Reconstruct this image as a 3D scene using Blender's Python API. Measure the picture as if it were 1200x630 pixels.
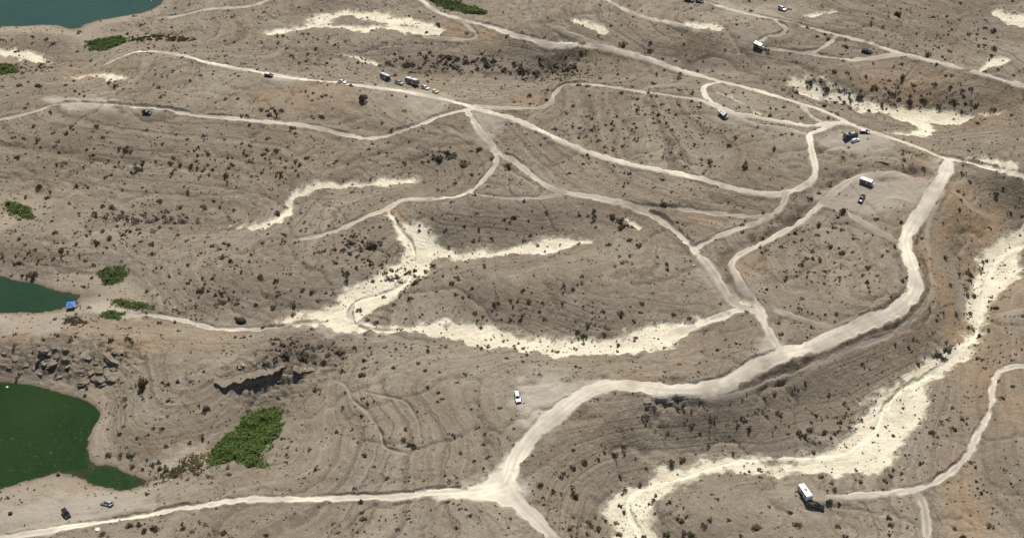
import bpy, bmesh, math, random
import numpy as np
from mathutils import Vector, Matrix
random.seed(7); rng = np.random.default_rng(7)
R = math.radians
for o in list(bpy.data.objects): bpy.data.objects.remove(o)
scene = bpy.context.scene
C = scene.collection

# ---------------------------------------------------------------- camera, sky, sun, exposure
CAM_Z = 330.0; PITCH = R(38.0); FPX = 1500.0          # photograph is 1200 x 630
cam_d = bpy.data.cameras.new('camera'); cam = bpy.data.objects.new('camera', cam_d); C.objects.link(cam)
cam.location = (0, 0, CAM_Z); cam.rotation_euler = (math.pi/2 - PITCH, 0, 0)
cam_d.sensor_width = 36; cam_d.lens = FPX/1200*36; cam_d.clip_start = 1; cam_d.clip_end = 30000
scene.camera = cam
SUN_EL = R(60); SUN_AZ = R(6)                          # beyond the scene, a little to the right
world = bpy.data.worlds.new('World'); scene.world = world; world.use_nodes = True
wn = world.node_tree.nodes; wl = world.node_tree.links
sky = wn.new('ShaderNodeTexSky'); sky.sky_type = 'NISHITA'; sky.sun_disc = False
sky.sun_elevation = SUN_EL; sky.sun_rotation = SUN_AZ; sky.air_density = 1.0; sky.dust_density = 1.2
bgn = wn['Background']; bgn.inputs[1].default_value = 0.052; wl.new(sky.outputs[0], bgn.inputs[0])
sd = bpy.data.lights.new('sun', 'SUN'); sd.energy = 4.2; sd.angle = R(0.53); sd.color = (1.0, 0.955, 0.88)
sun = bpy.data.objects.new('sun', sd); C.objects.link(sun)
sdir = Vector((math.sin(SUN_AZ)*math.cos(SUN_EL), math.cos(SUN_AZ)*math.cos(SUN_EL), math.sin(SUN_EL)))
sun.rotation_euler = sdir.to_track_quat('Z', 'Y').to_euler(); sun.location = (0, 400, 500)
scene.view_settings.view_transform = 'Standard'; scene.view_settings.look = 'None'
scene.view_settings.exposure = 0.16; scene.view_settings.gamma = 1.0
scene.render.engine = 'CYCLES'

# ---------------------------------------------------------------- helpers: noise, projection
_perm = rng.permutation(256); _perm = np.concatenate([_perm, _perm, _perm]); _val = rng.random(256)*2-1
def vnoise(x, y, s=0):
    x = np.asarray(x, float)+s*17.31; y = np.asarray(y, float)-s*9.77
    xf = np.floor(x); yf = np.floor(y); fx = x-xf; fy = y-yf
    xi = xf.astype(np.int64) & 255; yi = yf.astype(np.int64) & 255
    u = fx*fx*fx*(fx*(fx*6-15)+10); v = fy*fy*fy*(fy*(fy*6-15)+10)
    h = lambda a, b: _val[_perm[_perm[a & 255]+(b & 255)]]
    a = h(xi, yi); b = h(xi+1, yi); c = h(xi, yi+1); d = h(xi+1, yi+1)
    return (a*(1-u)+b*u)*(1-v)+(c*(1-u)+d*u)*v
def fbm(x, y, oct=4, s=0, gain=.5):
    t = 0; a = 1
    for i in range(oct): t = t+a*vnoise(x, y, s+i); x = x*2.03; y = y*2.03; a *= gain
    return t
def sstep(a, b, x):
    t = np.clip((x-a)/(b-a), 0, 1); return t*t*(3-2*t)
cp, sp = math.cos(PITCH), math.sin(PITCH)
def ray(px, py):
    px = np.asarray(px, float); py = np.asarray(py, float)
    a = (px-600)/FPX; b = -(py-315)/FPX
    return a, cp+b*sp, -sp+b*cp
def to_plane(px, py, z):
    dx, dy, dz = ray(px, py); t = (z-CAM_Z)/dz
    return dx*t, dy*t

# ---------------------------------------------------------------- the lie of the land: surveyed spot heights (photo point, metres above the lake)
CTRL = '''
0,-10,-5 100,10,-3 60,14,-3 190,-8,-3 0,31,0 30,31,0 60,29,0 85,35,0 97,30,0 140,20,0 190,3,0 200,-10,.6 0,-60,-8 150,-60,-5 220,-40,1 300,-50,8 450,-50,14 600,-50,18 800,-50,28 1000,-50,36 1200,-50,40
30,45,3 70,46,4 0,48,2.5 95,44,1 100,50,1.2 150,45,2 210,47,4 150,30,2.5 120,30,1.5 230,25,6 270,15,8 300,25,9 330,15,11 200,12,2
113,79,4.5 133,71,6.5 168,60,9 233,70,11 300,83,13 400,97,15 467,105,16 550,124,18 633,152,20 733,190,22 827,210,23.5 900,226,24 943,217,25 955,203,25.5 950,160,26.5
0,62,.8 47,70,2.5 80,79,4 110,90,5 60,95,6 0,100,5 0,85,3 200,100,12 300,110,12 150,105,10
0,140,8 73,122,10 150,125,11.5 220,134,12 300,141,12 367,148,12 427,161,12.5 487,148,15 540,131,17.5 350,120,13.5 430,130,14.5
0,180,6 100,180,7 200,180,8 300,180,9 400,190,10.5 500,180,13 540,165,14.5
480,212,9.3 400,218,7 341,235,5.5 300,264,4.2 200,258,3 100,250,2.3 30,240,1 0,235,.6 -60,235,-1 440,200,11 380,205,10
563,153,17 582,187,16 547,227,14.5 473,233,13 453,245,12 413,262,11 387,273,10 350,280,9 380,240,9.5
330,300,8.5 250,300,7 200,310,5 150,300,4.6 100,290,4.2 50,290,4.5 0,290,3 50,265,3.8 230,340,5.5 280,350,6
0,322,0 30,331,0 60,339,0 95,348,0 88,355,0 75,362,0 40,366,0 0,366,0 30,347,-1.6 -50,343,-3 135,322,1.3 160,355,1.3 105,358,.7
167,369,1.8 233,380,3 300,386,4.5 353,378,5.5 412,378,6.5
300,330,8 380,300,10.5 420,290,11 440,320,9 400,350,7.3 340,345,7.5 470,270,10.3 487,290,9 480,320,8 450,343,7.3 415,365,6.7
450,385,7 550,392,8.5 650,408,10 700,411,11 740,408,12 800,385,14.5 867,361,17.5
530,298,9.5 570,298,10.5 620,293,11.5 660,287,12.5 700,281,14 740,265,16
600,232,16.5 660,226,18 600,187,17 653,222,18 733,238,19 787,268,19 813,292,18.5 850,340,18 890,367,19 912,405,20.5
520,320,11.5 560,320,14 650,320,16.5 720,310,17.5 780,320,18 600,350,13.5 700,360,15.5 520,350,10.5 800,360,16.5 600,380,10 700,392,12.3
520,245,15 560,240,16.2 640,240,18 560,275,12 640,268,14 500,262,12.5
833,249,20.5 890,253,21 840,277,19.5 867,267,20.5 860,308,20 877,343,19.5 920,270,22 960,240,23.5 1000,300,23 950,330,22 980,370,21.5 1020,250,24 1060,225,24.5
1103,190,26.5 1090,230,25.5 1067,267,24.5 1065,300,23.5 1073,325,23 1050,362,22 983,392,21 912,412,20.5 873,435,19.5 813,456,18.7 747,452,18.2 683,460,17.5 623,507,15.5 600,540,14 590,570,13
1200,285,15 1165,310,13.5 1150,345,12.5 1143,390,11.5 1087,440,11 1040,477,10.4 1010,520,10 983,533,9.6 900,537,8.8 833,547,8 760,570,6.8 737,590,6 750,630,5
1092,300,21.5 1110,300,18 1130,310,14 1095,350,20 1115,350,16.5 1080,400,15.5 1000,440,15 930,470,13.5 850,503,11.6 900,514,10.6 800,508,11.8 860,470,16.4 850,486,14 940,440,17.5 1140,240,23 1170,240,20
650,520,14 680,500,14.8 720,480,16.5 700,540,10.6 740,520,11 690,580,8.2 650,580,11 680,620,7.8 620,600,12.5 640,620,11.5
800,600,9 880,580,9.8 940,578,9.5 1033,576,10.5 1103,560,11.5 1147,507,13 1160,460,14 1190,429,15.5 1100,500,11.5 1130,450,12.5 1180,380,15 1200,345,16 1000,620,9 1150,600,12.5 1200,540,15 1200,620,13 820,640,7
540,575,12 467,581,10 400,583,8.5 300,583,7 200,598,5.5 133,610,5 67,620,4.5 0,630,4 300,620,8 450,620,10 550,620,11.5 200,630,6
60,590,2.8 30,575,.9 0,573,0 20,567,0 35,562,0 68,553,0 85,558,0 100,562,0 125,570,0 150,573,0 178,566,.2 30,510,-5 100,500,-3 130,560,-1.4 150,565,-.8 -60,510,-6 168,562,-.1
0,448,0 30,449,0 50,454,0 70,460,0 90,466,0 105,473,0 114,481,0 118,488,0 108,497,0 103,507,0 103,520,0 105,532,0 120,549,0 140,557,.1 160,557,.2
200,470,7.5 230,440,9 160,500,4.8 130,520,1.6 122,500,1.0 200,525,2.6 250,490,5 240,530,1.2 290,510,1.5
60,402,7 120,403,8 60,440,1.8 120,442,3 170,430,7 0,398,5 0,435,1.4
0,385,3 50,378,2.2 120,390,5.5 200,400,7.5 280,405,8 230,420,9
400,405,7.2 362,430,6 340,455,4 310,472,2.3 290,495,1.6 300,425,8.7 345,424,8.4
420,440,9 480,440,11 560,440,13.5 640,450,16.7 620,430,15.5 720,430,17 820,430,17.5 780,400,15
380,480,6 450,500,9 550,500,12.5 350,540,5 330,510,3 280,550,4 450,550,9.5 230,560,3.3 570,540,13
490,0,13 533,20,14 600,40,16 667,52,18 740,63,21 827,90,24.5 887,105,26 960,127,26.5 1040,160,26.5 1133,190,27 1200,207,28
320,38,9 383,22,10.5 440,20,11.5 505,33,13 450,50,12.5 350,55,11 450,75,8.5 520,75,8 600,80,8.5 640,82,9.5 680,85,13 380,75,10 320,65,10 540,8,11 580,10,13
633,125,18.6 655,108,19.2 665,100,20.2 690,99,21 783,112,24 820,117,25.5 620,107,17.6 660,92,17.5 560,105,15
840,110,26.3 870,125,26.3 750,150,22 850,180,24 800,130,24.5
710,0,23 767,22,27.5 827,36,30 890,50,29.3 700,35,22 800,60,23.8 860,80,24 780,45,26.3 850,55,27.8 900,88,24.8
805,0,28 900,20,29.5 987,42,29.5 1057,62,29 1127,79,29.3 1200,101,30 940,62,28.4 1017,68,28
960,95,25 1000,100,24.8 950,110,22 1000,118,21.3 1060,133,20.3 1100,132,21 1167,130,22.5 1050,110,23 1120,105,26 1087,153,20.8 1100,165,24 1200,160,26 1150,160,24.5
1000,15,32 1100,30,33 1200,50,33 1100,0,36 1200,0,38
-150,50,-4 -150,150,3 -150,250,-2 -150,345,-4 -150,400,2 -150,510,-6 -150,620,3 -60,440,-2 1350,100,31 1350,300,20 1350,450,18 1350,600,15 0,720,6 200,720,8 400,720,10 600,720,11 740,720,2.5 900,720,9 1100,720,13
'''
pts = np.array([[float(v) for v in t.split(',')] for t in CTRL.split()])
pts[:, 2] *= 1.28
cx, cy = to_plane(pts[:, 0], pts[:, 1], pts[:, 2])
P = np.stack([cx, cy], 1)/100.0
def tps_k(r2): return 0.5*r2*np.log(r2+1e-9)
n = len(P); d2 = ((P[:, None]-P[None])**2).sum(-1)
K = tps_k(d2)+np.eye(n)*0.0012; Q = np.c_[np.ones(n), P]
A = np.zeros((n+3, n+3)); A[:n, :n] = K; A[:n, n:] = Q; A[n:, :n] = Q.T
sol = np.linalg.solve(A, np.r_[pts[:, 2], 0, 0, 0]); W_, A_ = sol[:n], sol[n:]
GX0, GX1, GY0, GY1, GS = -400., 400., 215., 780., 5.0
gx = np.arange(GX0, GX1+.1, GS); gy = np.arange(GY0, GY1+.1, GS)
gxx, gyy = np.meshgrid(gx, gy); gp = np.stack([gxx.ravel(), gyy.ravel()], 1)/100
H0G = np.zeros(len(gp))
for i in range(0, len(gp), 4000):
    q = gp[i:i+4000]; H0G[i:i+4000] = tps_k(((q[:, None]-P[None])**2).sum(-1))@W_+A_[0]+q@A_[1:]
H0G = np.clip(H0G.reshape(gxx.shape), -9, 60)
def H0(x, y):
    x = np.asarray(x, float); y = np.asarray(y, float)
    xc = np.clip(x, GX0+GS, GX1-2*GS-.01); yc = np.clip(y, GY0+GS, GY1-2*GS-.01)
    fx = (xc-GX0)/GS; fy = (yc-GY0)/GS; ix = fx.astype(int); iy = fy.astype(int); tx = fx-ix; ty = fy-iy
    def w(t): return (-.5*t+t*t-.5*t**3, 1-2.5*t*t+1.5*t**3, .5*t+2*t*t-1.5*t**3, -.5*t*t+.5*t**3)
    wx, wy = w(tx), w(ty); r = 0
    for j in range(4):
        row = 0
        for i in range(4): row = row+wx[i]*H0G[iy+j-1, ix+i-1]
        r = r+wy[j]*row
    out = np.hypot(x-xc, y-yc); k = sstep(0, 500, out)
    far = 14+26*fbm(x/420, y/420, 4, 40)+10*fbm(x/90, y/90, 3, 50)+out*.004
    far = np.where(x < -350, far*.55-6, far+14)
    return r*(1-k)+far*k
def unproj(px, py, hf=H0, off=0.0):
    z = np.full(np.shape(np.asarray(px, float)), 10.0)
    for _ in range(40):
        x, y = to_plane(px, py, z); z = .5*z+.5*(hf(x, y)+off)
    return x, y
def mpp(py):                                            # rough metres per photo pixel across at a photo row
    return CAM_Z/cp/(py+FPX*math.tan(PITCH)-315)

# ---------------------------------------------------------------- terrain tessellation
NC, NR = 1120, 720
def wfun(y): return .788*np.maximum(y, 60)+197
ufine = np.linspace(-.455, .455, NC); du = ufine[1]-ufine[0]
ext = []; s = du; v = .455
while v < 14: s *= 1.17; v += s; ext.append(v)
U = np.r_[-np.array(ext)[::-1], ufine, np.array(ext)]
vf = np.linspace(0, 1, NR); dyv = .40+.62*vf; yf_ = 248+np.r_[0, np.cumsum((dyv[1:]+dyv[:-1])/2)]
yf_ = 248+(yf_-248)*(478/(yf_[-1]-248))
e1 = []; s = yf_[1]-yf_[0]; v = yf_[0]
while v > -160: s *= 1.14; v -= s; e1.append(v)
e2 = []; s = yf_[-1]-yf_[-2]; v = yf_[-1]
while v < 9000: s *= 1.15; v += s; e2.append(v)
V = np.r_[np.array(e1)[::-1], yf_, np.array(e2)]
YY = np.repeat(V[:, None], len(U), 1); XX = U[None]*wfun(YY)
NRr, NCc = XX.shape

# ---------------------------------------------------------------- tracks, washes, soil patches and shade-darkened slopes traced over that land
def PL(t): return np.array([[float(v) for v in q.split(',')] for q in t.split()])
# name, width m, tone 0..1, label, points
ROADS = [
 ('dirt_road', 4.8, 1.0, 'pale graded ridge road running past the parked camper convoy', '113,79 133,71 160,60.5 168,60 207,63 233,70 267,77 300,83 350,92 400,97 430,101 467,105 517,115 550,124 600,138 633,152 683,175 733,190 783,200 827,210 860,220 900,226 920,225 943,217 953,208 956,200 953,184 950,167 948,156'),
 ('dirt_road', 5.6, 1.0, 'pale upper road crossing the far plain from top middle to right edge', '487,-6 513,13 533,20 567,29 600,40 620,45 667,52 707,54 740,63 783,77 827,90 847,96 887,105 900,109 927,117 960,127 983,137 1003,147 1040,160 1077,173 1103,184 1133,190 1167,198 1204,208'),
 ('dirt_road', 4.8, 1.0, 'pale hairpin loop beside the parked motorhome', '847,96 833,98 824,103 827,112 840,123 860,131 887,136 927,143 953,146 983,143 1000,145'),
 ('dirt_road', 5.0, .95, 'short pale link below the fork of the upper road', '990,142 967,149 955,153 948,156'),
 ('dirt_track', 3.6, .65, 'faint track just below the hairpin loop', '850,131 868,138 883,143 900,147 920,150 945,156'),
 ('dirt_track', 3.0, .75, 'short pale track joining the hairpin to the upper road', '938,121 945,128 953,136 963,141 978,143'),
 ('dirt_track', 4.6, .68, 'grey S-bend track climbing the terraced slope', '556,124 600,126 633,125 645,119 652,107 662,100 690,99 733,104 783,112 820,117 838,123'),
 ('dirt_track', 2.6, .35, 'faint grey track above the terraced slope', '750,103 787,99 815,100 824,103'),
 ('dirt_road', 4.4, .8, 'pale grey road curving in from the left edge past the black car', '-6,142 33,133 73,122 117,122 150,125 187,128 220,134 267,138 300,141 333,144 367,148 400,157 427,161 453,159 487,148 513,137 535,131 552,127'),
 ('dirt_road', 4.6, .8, 'pale grey hooked road descending from the ridge junction', '546,128 563,153 577,170 582,187 572,205 547,227 517,232 473,233 453,245 433,252 413,262 387,273 355,280 338,281'),
 ('dirt_road', 4.8, .75, 'grey road running diagonally down through the middle of the plain', '577,176 600,187 630,210 653,222 683,228 733,238 763,252 787,268 813,292 833,313 850,340 862,356 880,362 890,368 898,382 912,407'),
 ('dirt_track', 3.2, .6, 'thin grey connector below the hooked road', '548,226 575,230 600,232 633,231 662,225'),
 ('dirt_track', 2.6, .4, 'faint bypass beside the ridge junction', '513,147 533,153 563,167 578,178'),
 ('dirt_track', 2.6, .35, 'faint short track above the diagonal road', '580,192 610,208 633,222'),
 ('dirt_track', 3.2, .6, 'straight thin track across the open plain', '745,241 773,244 833,249 890,253 905,250'),
 ('dirt_road', 4.4, .65, 'grey double track slanting up to the ridge road', '815,291 840,277 867,267 900,254 916,241 922,227'),
 ('dirt_road', 4.6, .75, 'grey inner loop bending around the low bank', '897,376 890,360 877,343 862,320 857,308 864,299 887,287 920,270 940,257 960,240 972,228 990,214 1012,206 1050,202 1078,205'),
 ('dirt_track', 4.2, .5, 'faded track crossing the campers bench', '948,225 965,233 1000,253 1030,270 1056,284'),
 ('dirt_track', 4.6, .45, 'faded track ending at the wide road bend', '965,233 1000,236 1040,229 1060,231 1078,236'),
 ('dirt_road', 7.4, 1.0, 'wide pale haul road sweeping in a long curve on the right', '1111,191 1107,205 1092,228 1080,247 1067,267 1061,283 1067,307 1073,325 1070,343 1050,362 1017,376 983,391 950,405 922,412 895,423 873,435 847,449 813,456 780,456 747,452 715,450 683,461 653,483 623,509 605,537 598,560 592,572'),
 ('dirt_road', 5.2, .97, 'pale lower road leading to the lakeside parking', '600,566 560,573 507,576 467,581 400,583 300,584 267,587 200,598 133,609 67,619 -8,632'),
 ('dirt_road', 7.0, .85, 'broad pale road leaving the lower junction downward', '594,566 610,590 633,613 650,634 665,660'),
 ('dirt_road', 4.6, .75, 'grey road curving down the right side to the parked trailer', '1206,429 1187,429 1170,437 1163,453 1160,477 1147,507 1130,537 1103,560 1077,572 1033,577 983,580 955,577'),
 ('dirt_track', 4.4, .5, 'short grey spur dropping to the bottom edge', '1074,572 1082,590 1086,612 1087,640'),
 ('dirt_track', 3.0, 1.3, 'wheel track winding along the cream wash', '1206,284 1177,297 1163,313 1152,343 1146,385 1133,402 1087,440 1060,453 1037,477 1027,500 1007,522 983,533 900,537 867,538 833,547 800,558 760,570 739,580 736,597 747,617 756,640'),
 ('dirt_track', 4.2, .75, 'pale track following the shore flat to the green thickets', '150,374 167,369 200,372 233,380 253,385 300,386 333,383 353,378 400,378'),
 ('dirt_track', 2.4, 1.25, 'wheel track curving through the white wash junction', '456,247 470,270 483,287 485,307 477,330 450,343 423,350 412,360 412,373 423,384 445,387 483,388'),
 ('dirt_road', 4.6, .92, 'far pale road at the top right slanting down to the edge', '800,-8 830,3 867,13 900,21 943,31 987,42 1020,50 1057,62 1087,69 1127,79 1167,90 1206,102'),
 ('dirt_track', 3.6, .75, 'far track dropping from the top edge left of the far road', '705,-4 733,11 767,22 807,31 832,38'),
 ('dirt_track', 3.6, .6, 'small loop behind the white box van', '903,21 917,30 921,36 912,41 900,43 890,48'),
 ('dirt_track', 3.4, .6, 'faint track beside the far scattered bushes', '884,55 915,58 940,62 962,57 980,43'),
 ('dirt_track', 3.6, .7, 'pale far track joining the far road near the dark car', '905,57 940,62 987,69 1017,68 1043,64 1062,63'),
 ('dirt_track', 3.0, .5, 'short grey track running down to the upper road', '645,27 667,38 690,48 708,55'),
 ('dirt_track', 4.0, .55, 'wide faint track on the headland at the top left', '324,-4 300,5 283,8 247,10 217,17 185,21'),
 ('dirt_track', 3.2, .6, 'sandy turnaround loop at the top middle', '498,42 520,44 553,45 558,40 551,32 538,22'),
 ('footpath', 1.5, .45, 'narrow pale footpath wandering down the central slope', '380,443 403,450 413,468 430,483 445,507 450,523 465,529 487,535'),
 ('footpath', 1.3, .3, 'second faint footpath on the central slope', '415,456 440,462 473,470 485,485 490,497 493,513 505,520'),
 ('dirt_track', 3.2, .45, 'faint track across the bench inside the haul road curve', '897,357 933,370 960,378 980,383'),
 ('dirt_track', 2.6, .4, 'faint track descending toward the cream wash', '1113,218 1133,237 1150,248 1170,258'),
 ('dirt_track', 3.6, .45, 'faint track reaching the wash from the right edge', '1155,371 1180,366 1206,361'),
 ('dirt_track', 1.7, .42, 'narrow bench line running parallel below the wide haul road', '1112,217 1097,245 1087,270 1089,310 1093,335 1083,360 1055,385 1010,403 960,425 900,447 860,462 800,468 768,463'),
 ('dirt_track', 6.5, .85, 'pale track linking the white wash to the diagonal road', '772,396 800,385 822,378 845,369 868,361'),
 ('dirt_road', 6.0, .98, 'broad pale apron where the lower roads meet', '566,577 580,572 592,568 598,556'),
]
WASH = [   # name label, points with widths in metres
 ('white sand wash running left below the long terraced hill', '872,361,5 840,371,7 800,384,9 772,396,13 740,407,12 700,412,9 650,408,9 600,400,9 550,392,9 500,388,7 450,385,7 420,381,9 385,374,11 352,376,10 328,380,4'),
 ('white sandy wash junction fanning out below the hooked road', '457,250,5 470,270,7 487,284,15 492,295,19 480,318,17 455,338,17 430,352,16 415,370,12 412,380,9'),
 ('narrow white wash arm reaching right from the wash junction', '500,293,8 530,298,6 570,297,6 620,292,8 660,286,8 690,282,5 705,280,2'),
 ('thin white gully winding left across the middle slopes', '482,211,3 440,214,6.5 400,218,7 360,224,8 341,230,7.5 340,242,6 325,258,6 300,264,5 258,263,3'),
 ('cream sand streaks on the far slope above the convoy', '317,40,5 345,34,8 372,26,12 392,17,10 413,13,8 440,18,8 475,24,8 500,28,8 522,34,4'),
 ('lower cream streak on the far slope', '372,28,7 400,28,7 443,31,8 487,33,9 508,36,5'),
 ('cream brushy wash below the far plain on the right', '935,99,7 957,109,13 1000,115,14 1033,125,13 1060,133,12 1093,134,8 1127,137,8 1150,132,6 1168,129,3'),
 ('cream spur of the brushy wash behind the upper road', '1068,136,10 1087,150,9 1070,158,8 1045,156,5'),
 ('cream gully mouth at the left edge near the far lake', '-8,61,7 20,62,9 35,66,9 47,70,6 67,77,3'),
 ('cream sand patch below the left gully', '82,91,4 110,88,8 138,90,7 152,96,3'),
 ('pale cut bank inside the hairpin loop', '841,107,3 857,112,3 873,119,4 885,127,4 897,131,3'),
 ('pale streaks beside the far slope track', '805,25,4 822,27,5 845,31,4'),
 ('white broken ground above the upper road', '672,22,4 690,27,5 708,34,3'),
 ('small pale scar above the white wash arm', '735,257,1.2 742,262,1.6 750,268,1'),
 ('pale bit of gully above the camper convoy', '404,65,3 420,68,4 438,72,3'),
 ('pale sand strip at the far right top', '1168,16,6 1185,22,8 1204,28,8'),
 ('pale slope scar near the far road', '943,20,4 962,18,5 980,14,4'),
 ('pale scraped patch at the right beside the far road', '1150,80,3 1160,75,5 1172,72,6 1180,71,3'),
 ('pale gravel bank just below the upper road at right', '1133,186,4 1160,189,6 1185,197,5'),
]
BIGWASH = '1206,252 1165,270 1146,300 1141,340 1132,380 1105,412 1065,430 1030,455 1002,480 992,505 962,522 900,527 850,524 812,529 800,543 775,543 760,553 725,568 712,585 714,605 725,650 785,650 771,605 771,590 790,575 815,562 845,553 880,556 900,558 990,560 1040,556 1054,546 1060,520 1075,495 1093,470 1099,445 1130,417 1150,397 1161,360 1185,332 1206,325'
PATCH = [  # grey-pale bare gravel areas (polygon, strength)
 ('600,448 640,446 720,443 705,460 665,480 640,500 620,508 608,498 600,475', .85),
 ('60,117 120,117 170,124 200,132 150,131 80,128', .8), ('430,98 500,100 540,118 520,135 490,150 478,135 470,118', .4),
 ('300,80 345,88 380,95 340,97 305,90', .8), ('955,157 985,150 1030,160 1060,172 1020,178 985,172 960,170', .6),
 ('960,232 1000,204 1060,200 1085,212 1070,240 1010,248', .5), ('0,600 60,575 130,580 200,592 130,612 0,634', .5),
 ('830,112 850,132 900,150 880,145 845,140', .3), ('545,126 575,128 600,140 570,160 550,150', .5),
 ('905,566 960,562 985,580 960,600 915,600', .3), ('100,352 130,350 150,362 175,366 160,376 120,372 95,362', .6),
 ('800,285 822,282 850,330 860,360 845,345 820,310', .4), ('880,14 930,8 945,28 905,24', .35), ('800,-2 880,4 930,12 920,22 860,14', .35),
 ('540,570 585,548 600,545 625,560 615,600 590,596 540,590', .9), ('1085,190 1105,180 1130,190 1112,205 1102,218', .8),
 ('900,396 925,404 940,402 905,420 890,416', .7), ('0,372 60,372 100,380 60,392 0,394', .35), ('860,30 900,44 900,58 860,56', .3),
 ('125,565 180,566 260,570 200,585 140,578', .25), ('178,546 200,532 222,522 246,512 244,524 215,538 190,550', .75), ('350,366 420,370 420,392 350,388', .5), ('470,285 510,285 505,305 480,310', .6),
 ('610,380 640,388 610,398', .0)]
BLOB_RUST = [(1110,280,30,70,.8),(1120,370,28,60,.75),(1180,380,40,50,.35),(455,243,14,7,.8),(470,262,8,14,.6),(872,312,20,16,.4),(1080,120,22,14,.75),(1050,95,60,14,.4),(1150,262,30,20,.7),(1100,230,20,15,.3),
 (1140,590,22,34,.55),(1185,480,20,20,.4),(700,490,50,14,.2),(545,30,20,12,.6),(560,44,22,6,.6),(830,32,25,8,.4),(810,255,40,10,.25),(350,115,60,14,.35),(110,90,30,6,.6),(10,70,16,12,.5),(340,160,40,30,.2),(60,385,80,14,.3),(180,400,80,20,.35),(740,440,40,10,.3),(790,412,20,8,.5),(1190,125,30,10,.5),(620,117,16,9,.5),(1000,330,40,30,.18),(1160,300,25,25,.5),(690,70,22,8,.3),(1180,320,20,40,.3),(1110,420,40,20,.4),(660,590,20,40,.15),(215,535,34,12,.7)]
BLOB_DARK = [(560,76,130,13,.6),(640,80,45,11,.7),(790,68,105,15,.75),(440,60,130,9,.35),(600,262,110,20,.35),(150,256,60,9,.7),(345,410,45,14,.75),(400,405,20,12,.6),(360,418,26,8,.6),(960,103,40,9,.5),(1080,116,60,10,.5),(540,185,45,10,.5),(700,530,60,40,.12),(860,505,120,20,.12),(420,300,60,40,.25),(930,520,50,8,.4),(1130,330,12,80,.25),(75,425,70,20,.3),(280,70,40,10,.25),(690,360,120,40,.12),(1150,170,60,10,.3),(1190,20,60,14,.3),(60,165,60,20,.15),(225,460,60,40,.18),(265,345,30,16,.35),(1160,480,40,30,.1)]  # dark soil and brush, partly slope shade painted into the ground colour

M_road = np.zeros(XX.shape); M_tone = np.zeros(XX.shape); M_rut = np.zeros(XX.shape); RID = np.full(XX.shape, -1)
M_sand = np.zeros(XX.shape); SID = np.full(XX.shape, -1); M_patch = np.zeros(XX.shape); M_rust = np.zeros(XX.shape); M_dark = np.zeros(XX.shape); M_berm = np.zeros(XX.shape)
def cat(P_, k=5):
    Q_ = np.r_[P_[:1]*2-P_[1:2], P_, P_[-1:]*2-P_[-2:-1]]; out = []
    for i in range(1, len(Q_)-2):
        for t in np.arange(k)/k:
            out.append(.5*(2*Q_[i]+(Q_[i+1]-Q_[i-1])*t+(2*Q_[i-1]-5*Q_[i]+4*Q_[i+1]-Q_[i+2])*t*t+(3*Q_[i]-Q_[i-1]-3*Q_[i+1]+Q_[i+2])*t**3))
    out.append(Q_[-2]); return np.array(out)
def window(x0, x1, y0, y1):
    r0 = max(np.searchsorted(V, y0)-1, 0); r1 = min(np.searchsorted(V, y1)+1, NRr)
    wmin, wmax = wfun(V[r0]), wfun(V[r1-1]); us = [x0/wmin, x0/wmax, x1/wmin, x1/wmax]
    c0 = max(np.searchsorted(U, min(us))-1, 0); c1 = min(np.searchsorted(U, max(us))+1, NCc)
    return slice(r0, r1), slice(c0, c1)
JN = fbm(XX/3.2, YY/3.2, 3, 3); JL = fbm(XX/14, YY/14, 3, 9)
def polydist(poly, wid, pad):
    """distance and half-width ratio field on the window around each segment; yields windows"""
    for (a, b, wa, wb) in zip(poly[:-1], poly[1:], wid[:-1], wid[1:]):
        m = max(wa, wb)*.5+pad
        sl = window(min(a[0], b[0])-m, max(a[0], b[0])+m, min(a[1], b[1])-m, max(a[1], b[1])+m)
        X, Y = XX[sl], YY[sl]; d = b-a; L2 = max(d@d, 1e-9)
        t = np.clip(((X-a[0])*d[0]+(Y-a[1])*d[1])/L2, 0, 1)
        yield sl, np.hypot(X-a[0]-d[0]*t, Y-a[1]-d[1]*t), (wa+(wb-wa)*t)*.5
FADE = {(9, 'b'), (16, 'b'), (22, 'b'), (25, 'a'), (25, 'b'), (28, 'b'), (33, 'b'), (0, 'a'), (30, 'a'), (31, 'a'), (32, 'a'), (26, 'b'), (24, 'b'), (21, 'b'), (len(ROADS)-2, 'a')}
def poly_sd(poly, pad):
    sl = window(poly[:, 0].min()-pad, poly[:, 0].max()+pad, poly[:, 1].min()-pad, poly[:, 1].max()+pad)
    X, Y = XX[sl], YY[sl]; D = np.full(X.shape, 1e9); ins = np.zeros(X.shape, bool)
    for a, b in zip(poly, np.roll(poly, -1, 0)):
        d = b-a; t = np.clip(((X-a[0])*d[0]+(Y-a[1])*d[1])/max(d@d, 1e-9), 0, 1)
        D = np.minimum(D, np.hypot(X-a[0]-d[0]*t, Y-a[1]-d[1]*t))
        c = (a[1] > Y) != (b[1] > Y); ins ^= c & (X < (b[0]-a[0])*(Y-a[1])/(b[1]-a[1]+1e-12)+a[0])
    return sl, np.where(ins, -D, D)
ROADLINES = []
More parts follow.
